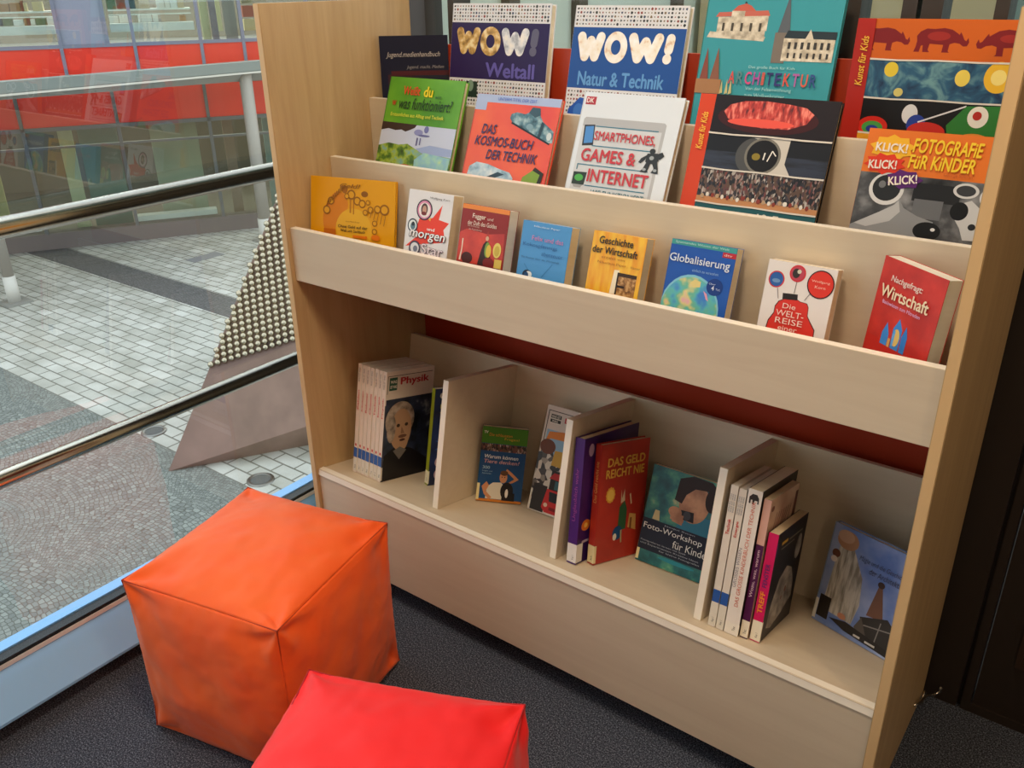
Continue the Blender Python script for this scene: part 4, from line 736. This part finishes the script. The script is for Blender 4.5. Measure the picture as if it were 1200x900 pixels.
# ================================================================ outside
ZG = -3.2
PAV = paver_mat()
struct(box('ground', -40, 30, -30, 40, ZG-.2, ZG, PAV))
COB = cobble_mat('grey setts', '#6f7370', '#8f948f', '#55564f', 23)
struct(box('ground_setts', -40, 12, -30, 3.22, ZG, ZG+.006, COB))
DCOB = cobble_mat('dark setts', '#57585a', '#6c6c6c', '#454544', 22)
struct(box('ground_band', -15.6, 12, 6.17, 6.77, ZG, ZG+.006, DCOB))
struct(box('ground_channel', -12.66, -12.38, 7.6, 8.25, ZG, ZG+.006, mat('#85878a', .7)))
for i, (x, y, lab) in enumerate(((-7.06, 3.37, 'round steel ground light under the lower handrail left of the sculpture'), (-5.21, 3.39, 'round steel ground light just behind the orange pouf'))):
    g = empty('ground_light', (x, y, ZG)); tag(g, lab, 'ground light', 'round lights set in the plaza')
    bm = bmesh.new(); P = [(.10,.004),(.10,.012),(.115,.016),(.135,.012),(.14,.0)]
    for k in range(40):
        pass
    rings = [[bm.verts.new((r*math.cos(2*math.pi*k/40), r*math.sin(2*math.pi*k/40), z)) for k in range(40)] for r, z in P]
    for A, B in zip(rings, rings[1:]):
        for k in range(40): bm.faces.new((A[k], B[k], B[(k+1) % 40], A[(k+1) % 40]))
    mesh_obj('rim', bm, DSTEEL, g); tube('lens', [(0,0,.001), (0,0,.008)], .10, mat('#5b5f60', .2), g, 40)

# steel sculpture studded with balls
sc = empty('steel_sculpture', (-6.131, 2.938, ZG)); tag(sc, 'brown leaning pyramid sculpture studded with shiny steel balls on the plaza', 'sculpture')
org = Vector((-6.131, 2.938, ZG))
Apx = Vector((-6.24, 5.11, -.35)); Rr = Vector((-4.35, 5.05, -2.55)); B2 = Vector((-4.55, 5.55, ZG)); Cb = Vector((-8.0, 5.9, ZG)); A_ = org
bm = bmesh.new()
for p in (A_, Apx, Rr, B2, Cb): bm.verts.new(p-org)
bmesh.ops.convex_hull(bm, input=bm.verts[:]); bmesh.ops.bevel(bm, geom=bm.edges[:], offset=.004, segments=1, affect='EDGES')
mesh_obj('steel_body', bm, picmat('brown weathered steel', [(.3,'#6d5249'),(.7,'#86685d')], 3, rough=.45), sc)
# ball rows on the front face
e1 = (Rr-A_).normalized(); nrm = (Rr-A_).cross(Apx-A_).normalized()
if nrm.dot(Vector((1.48,-1.16,1.36))-A_) < 0: nrm = -nrm
e2 = nrm.cross(e1)
if e2.dot(Apx-A_) < 0: e2 = -e2
a2 = ((Apx-A_).dot(e1), (Apx-A_).dot(e2)); R1 = (Rr-A_).length
pitch = .0735; v0 = .315*a2[1]
inv = M.inverted(); balls = []
j = 0
while True:
    v = v0+.04+j*pitch*.866
    if v > a2[1]-.05: break
    ul = a2[0]*v/a2[1]; ur = R1+(a2[0]-R1)*v/a2[1]
    u = ul+.012+(pitch/2 if j % 2 else 0)
    while u < ur-.02:
        p = A_+e1*u+e2*v+nrm*.022; balls.append(p); u += pitch
    j += 1
def px(p):
    q = inv@p; return 600+1028.3*q.x/-q.z, 450-1028.3*q.y/-q.z, -q.z
SBALL = mat('#b9ae9a', .16, 1)
vis = sorted([p for p in balls if 0 < px(p)[0] < 300+.13*px(p)[1]+3 and px(p)[1] > 0], key=lambda p: px(p)[2])
first = set(id(p) for p in vis[:100])
bm = bmesh.new(); bmesh.ops.create_uvsphere(bm, u_segments=18, v_segments=12, radius=.034); bs = bpy.data.meshes.new('steel_ball')
for f in bm.faces: f.smooth = True
bm.to_mesh(bs); bm.free(); bs.materials.append(SBALL)
for p in vis[:100]:
    o = bpy.data.objects.new('steel_ball', bs); C.objects.link(o); o.parent = sc; o.location = p-org
bm = bmesh.new()
for p in balls:
    if id(p) in first: continue
    bmesh.ops.create_uvsphere(bm, u_segments=14, v_segments=9, radius=.034, matrix=Matrix.Translation(p-org))
o = mesh_obj('steel_balls', bm, SBALL, sc, True); o['kind'] = 'stuff'

# opposite building
fb = empty('library_building', (-15.9, 5.8, 0), math.atan2(.857, .516)); tag(fb, 'long building with red panels and glass fronts across the plaza', 'building')
REDP = mat('#e0301c', .35); MUL = mat('#77798a', .4); MUL2 = mat('#5d605f', .4); CONC = mat('#8d8d88', .6)
um = [-4.3, -3.1, -1.9, -.66, .56, 1.80, 3.02, 4.18, 4.95, 6.2, 7.4, 8.6, 9.8]
lm = [-4.0, -2.4, -.75, .87, 2.48, 4.11, 5.72, 7.3, 8.9, 9.8]
T0, T1 = -4.3, 9.8
for a, c in zip(um, um[1:]): box('red_panel', a+.03, c-.03, .0, .05, -.20, .37, REDP, fb)
for a, c in zip(lm, lm[1:]): box('red_panel', a+.03, c-.03, .02, .07, -.97, -.28, REDP, fb)
for a in um: box('mullion', a-.03, a+.03, -.03, .10, -.22, 3.2, MUL, fb)
for a in lm: box('mullion', a-.03, a+.03, -.02, .10, -2.9, -.26, MUL2, fb)
box('transom', T0, T1, -.02, .10, .37, .43, MUL, fb); box('transom', T0, T1, -.03, .12, -.29, -.19, MUL2, fb); box('transom', T0, T1, -.02, .1, -1.03, -.96, MUL2, fb); box('transom', T0, T1, 0, .08, -1.35, -1.31, MUL2, fb)
box('plinth', T0, T1, -.02, .3, ZG, -2.90, mat('#6b625f', .6), fb); box('roof', T0, T1, -.1, 6, 3.2, 3.6, CONC, fb)
box('floor_slab', T0, T1, .12, 6, -.25, .2, CONC, fb); box('ground_floor', T0, T1, .3, 6, ZG, ZG+.02, mat('#6b675e', .6), fb); box('rear_wall', T0, T1, 5.9, 6, ZG, 3.2, mat('#6f6a60', .8), fb)
box('end_wall', T0-.1, T0, 0, 6, ZG, 3.2, CONC, fb); box('end_wall', T1, T1+.1, 0, 6, ZG, 3.2, CONC, fb)
for i, (a, c) in enumerate(zip(um, um[1:])):
    if abs(a-1.80) < .01:
        box('grey_panel', a+.03, 2.56, .03, .07, .43, 3.2, mat('#8d8fa0', .45), fb); box('mullion', 2.56, 2.61, -.02, .1, .43, 3.2, MUL, fb); box('glass_pane', 2.61, c-.03, .03, .04, .43, 3.2, FGLASS, fb)
    else: box('glass_pane', a+.03, c-.03, .03, .04, .43, 3.2, FGLASS, fb)
for a, c in zip(lm, lm[1:]): box('glass_pane', a+.03, c-.03, .05, .06, -2.9, -.97, FGLASS, fb)
# things indoors over there: sills, shelving with book rows
WB = mat('#e9efec', .5)
for a, c in ((-4.2, 1.74), (2.66, 4.12)):
    box('sill_counter', a, c, .3, .6, .60, .74, WB, fb)
    for z in (.96, 1.2, 1.62, 2.05): box('shelf_board', a, c, .75, 1.0, z-.015, z+.015, WB, fb)
    box('thin_rail', a, c, .62, .65, .87, .89, WB, fb)
    bm = bmesh.new(); rnd = random.Random(int(a*10)); x = a
    cols = [mat(q, .6) for q in ('#e6e6e0', '#c9b79a', '#8a4a3a', '#d9c9a0', '#44505c', '#dfe6e6', '#a9805a', '#6a7a5a')]
    while x < c-.1:
        wd = rnd.uniform(.04, .22)
        for z, hh in ((.74, .16), (.975, .19), (1.215, .30), (1.635, .3)):
            if rnd.random() < .8: add_box(bm, x, x+wd*.9, .78, .95, z, z+hh*rnd.uniform(.6, 1), rnd.randrange(len(cols)))
        x += wd
    o = mesh_obj('book_rows', bm, cols, fb); o['kind'] = 'stuff'
box('yellow_column', 4.28, 4.42, .5, .7, .3, 3.2, mat('#c6c9a0', .6), fb); box('yellow_column', 4.58, 4.66, .6, .7, .55, 3.2, mat('#d9dcae', .6), fb); box('grey_panel', 4.44, 4.56, .4, .5, .3, 3.2, mat('#7c7a8c', .6), fb); box('grey_panel', 4.68, 4.9, .3, .4, .3, 3.2, mat('#8b8c8c', .6), fb)
bm = bmesh.new()
for k in range(10): add_box(bm, 5.05, 5.25, .4, .6, .55+.24*k, .75+.24*k, k % 3)
o = mesh_obj('crate_stack', bm, [mat('#c9b98c', .6), mat('#a84a3a', .6), mat('#8f866a', .6)], fb); o['kind'] = 'stuff'
box('white_sill', 2.5, 4.02, .3, .55, -2.93, -2.80, WB, fb); box('white_sill', -1.5, .75, .3, .55, -2.93, -2.78, WB, fb)
for k, (a, c, q) in enumerate(((-3.5, -2.9, '#a9a77c'), (-.5, .2, '#b5b17e'), (1.35, 1.6, '#cfd6b0'), (1.7, 2.4, '#7f9486'), (3.0, 3.9, '#a9b39a'), (4.4, 4.6, '#a08b78'), (5.2, 5.5, '#8fa39a'))): box('indoor_panel', a, c, .9, 1.0, ZG, -1.1, mat(q, .7), fb)
# canopy and its columns
cn = empty('canopy_walkway', (0, 0, 0)); P0 = Vector((-15.9, 5.8)); ee = Vector((.516, .857)); nn = Vector((.857, -.516))
L0 = P0+ee*.8+nn*3.1; L1 = P0+ee*5.0+nn*1.15; dd = (L1-L0).normalized()
cn.location = (L0.x, L0.y, 0); cn.rotation_euler = (0, 0, math.atan2(dd.y, dd.x)); tag(cn, 'thin grey canopy running in front of the red building', 'canopy')
box('canopy_beam', -5, 6.2, 0, .25, -.07, .10, mat('#7e8580', .5), cn); box('canopy_edge', -5, 6.2, -.02, .27, -.10, -.07, mat('#cfc9bd', .4), cn)
bm = bmesh.new(); inv_c = (Matrix.Translation(cn.location) @ Matrix.Rotation(cn.rotation_euler.z, 4, 'Z')).inverted()
E0 = L0-dd*5; E1 = L0+dd*6.2; F0 = P0+ee*-4.6+nn*.12; F1 = P0+ee*6.6+nn*.12
vs = [bm.verts.new(inv_c @ Vector((p.x, p.y, z))) for z0, z1 in ((-.06, -.28), (-.09, -.33)) for p, z in ((E0, z0), (E1, z0), (F1, z1), (F0, z1))]
for q in ((0,1,2,3), (7,6,5,4), (0,4,5,1), (1,5,6,2), (2,6,7,3), (3,7,4,0)): bm.faces.new([vs[k] for k in q])
mesh_obj('canopy_shade_deck', bm, CONC, cn)  # unseen sloping deck, added to shade the red panels and glass below
for t, o_, r, lab in ((.56, 3.2, .085, 'grey round steel column at the left edge of the plaza'), (4.78, 1.10, .115, 'grey round steel column standing beside the bookcase side panel')):
    p = P0+ee*t+nn*o_; q = p+Vector((-nn.x, -nn.y))*.0
    k = empty('canopy_column', (p.x, p.y, ZG)); tag(k, lab, 'column', 'canopy columns')
    tube('shaft', [(0,0,.45), (0,0,-.101-ZG)], r, mat('#a39d94', .4), k, 28); tube('foot', [(0,0,.03), (0,0,.45)], r*1.12, mat('#cfccc4', .5), k, 28); box('base_plate', -.2, .2, -.2, .2, .0, .03, mat('#8b8b86', .6), k)

# beyond the glazing behind the bookcase
struct(box('wall_beyond', -.2, 3.0, 3.4, 3.5, -.2, 3.2, mat('#8fa39c', .8)))
struct(box('wall_beyond_left', -.24, -.17, YB+.12, 3.5, -.2, 3.2, mat('#d5e0d5', .6)))
struct(box('floor_beyond', -.2, 3.0, YB+.1, 3.5, -.25, -.01, mat('#6b665e', .7)))
for i, y in enumerate((.62, .98, 1.34, 2.0)): struct(box('trim_%d' % (i+1), -.17, -.14, y, y+.05, -.01, 3.2, mat('#5c5146', .5)))
for x0, x1, lab in ((-.15, .0, 'pale beige pillar seen between the blue and teal books'), (.47, .62, 'left of two pale beige pillars above the striped art book'), (.745, .90, 'right of two pale beige pillars above the striped art book')):
    p = empty('pillar', ((x0+x1)/2, 2.2, 0)); tag(p, lab, 'pillar', 'pillars behind the rear glazing')
    box('pillar_shaft', -(x1-x0)/2, (x1-x0)/2, 0, .2, .1, 3.2, mat('#e0cfa8', .7), p, .01); box('pillar_base', -(x1-x0)/2-.02, (x1-x0)/2+.02, -.02, .22, -.01, .1, mat('#6f675a', .7), p)
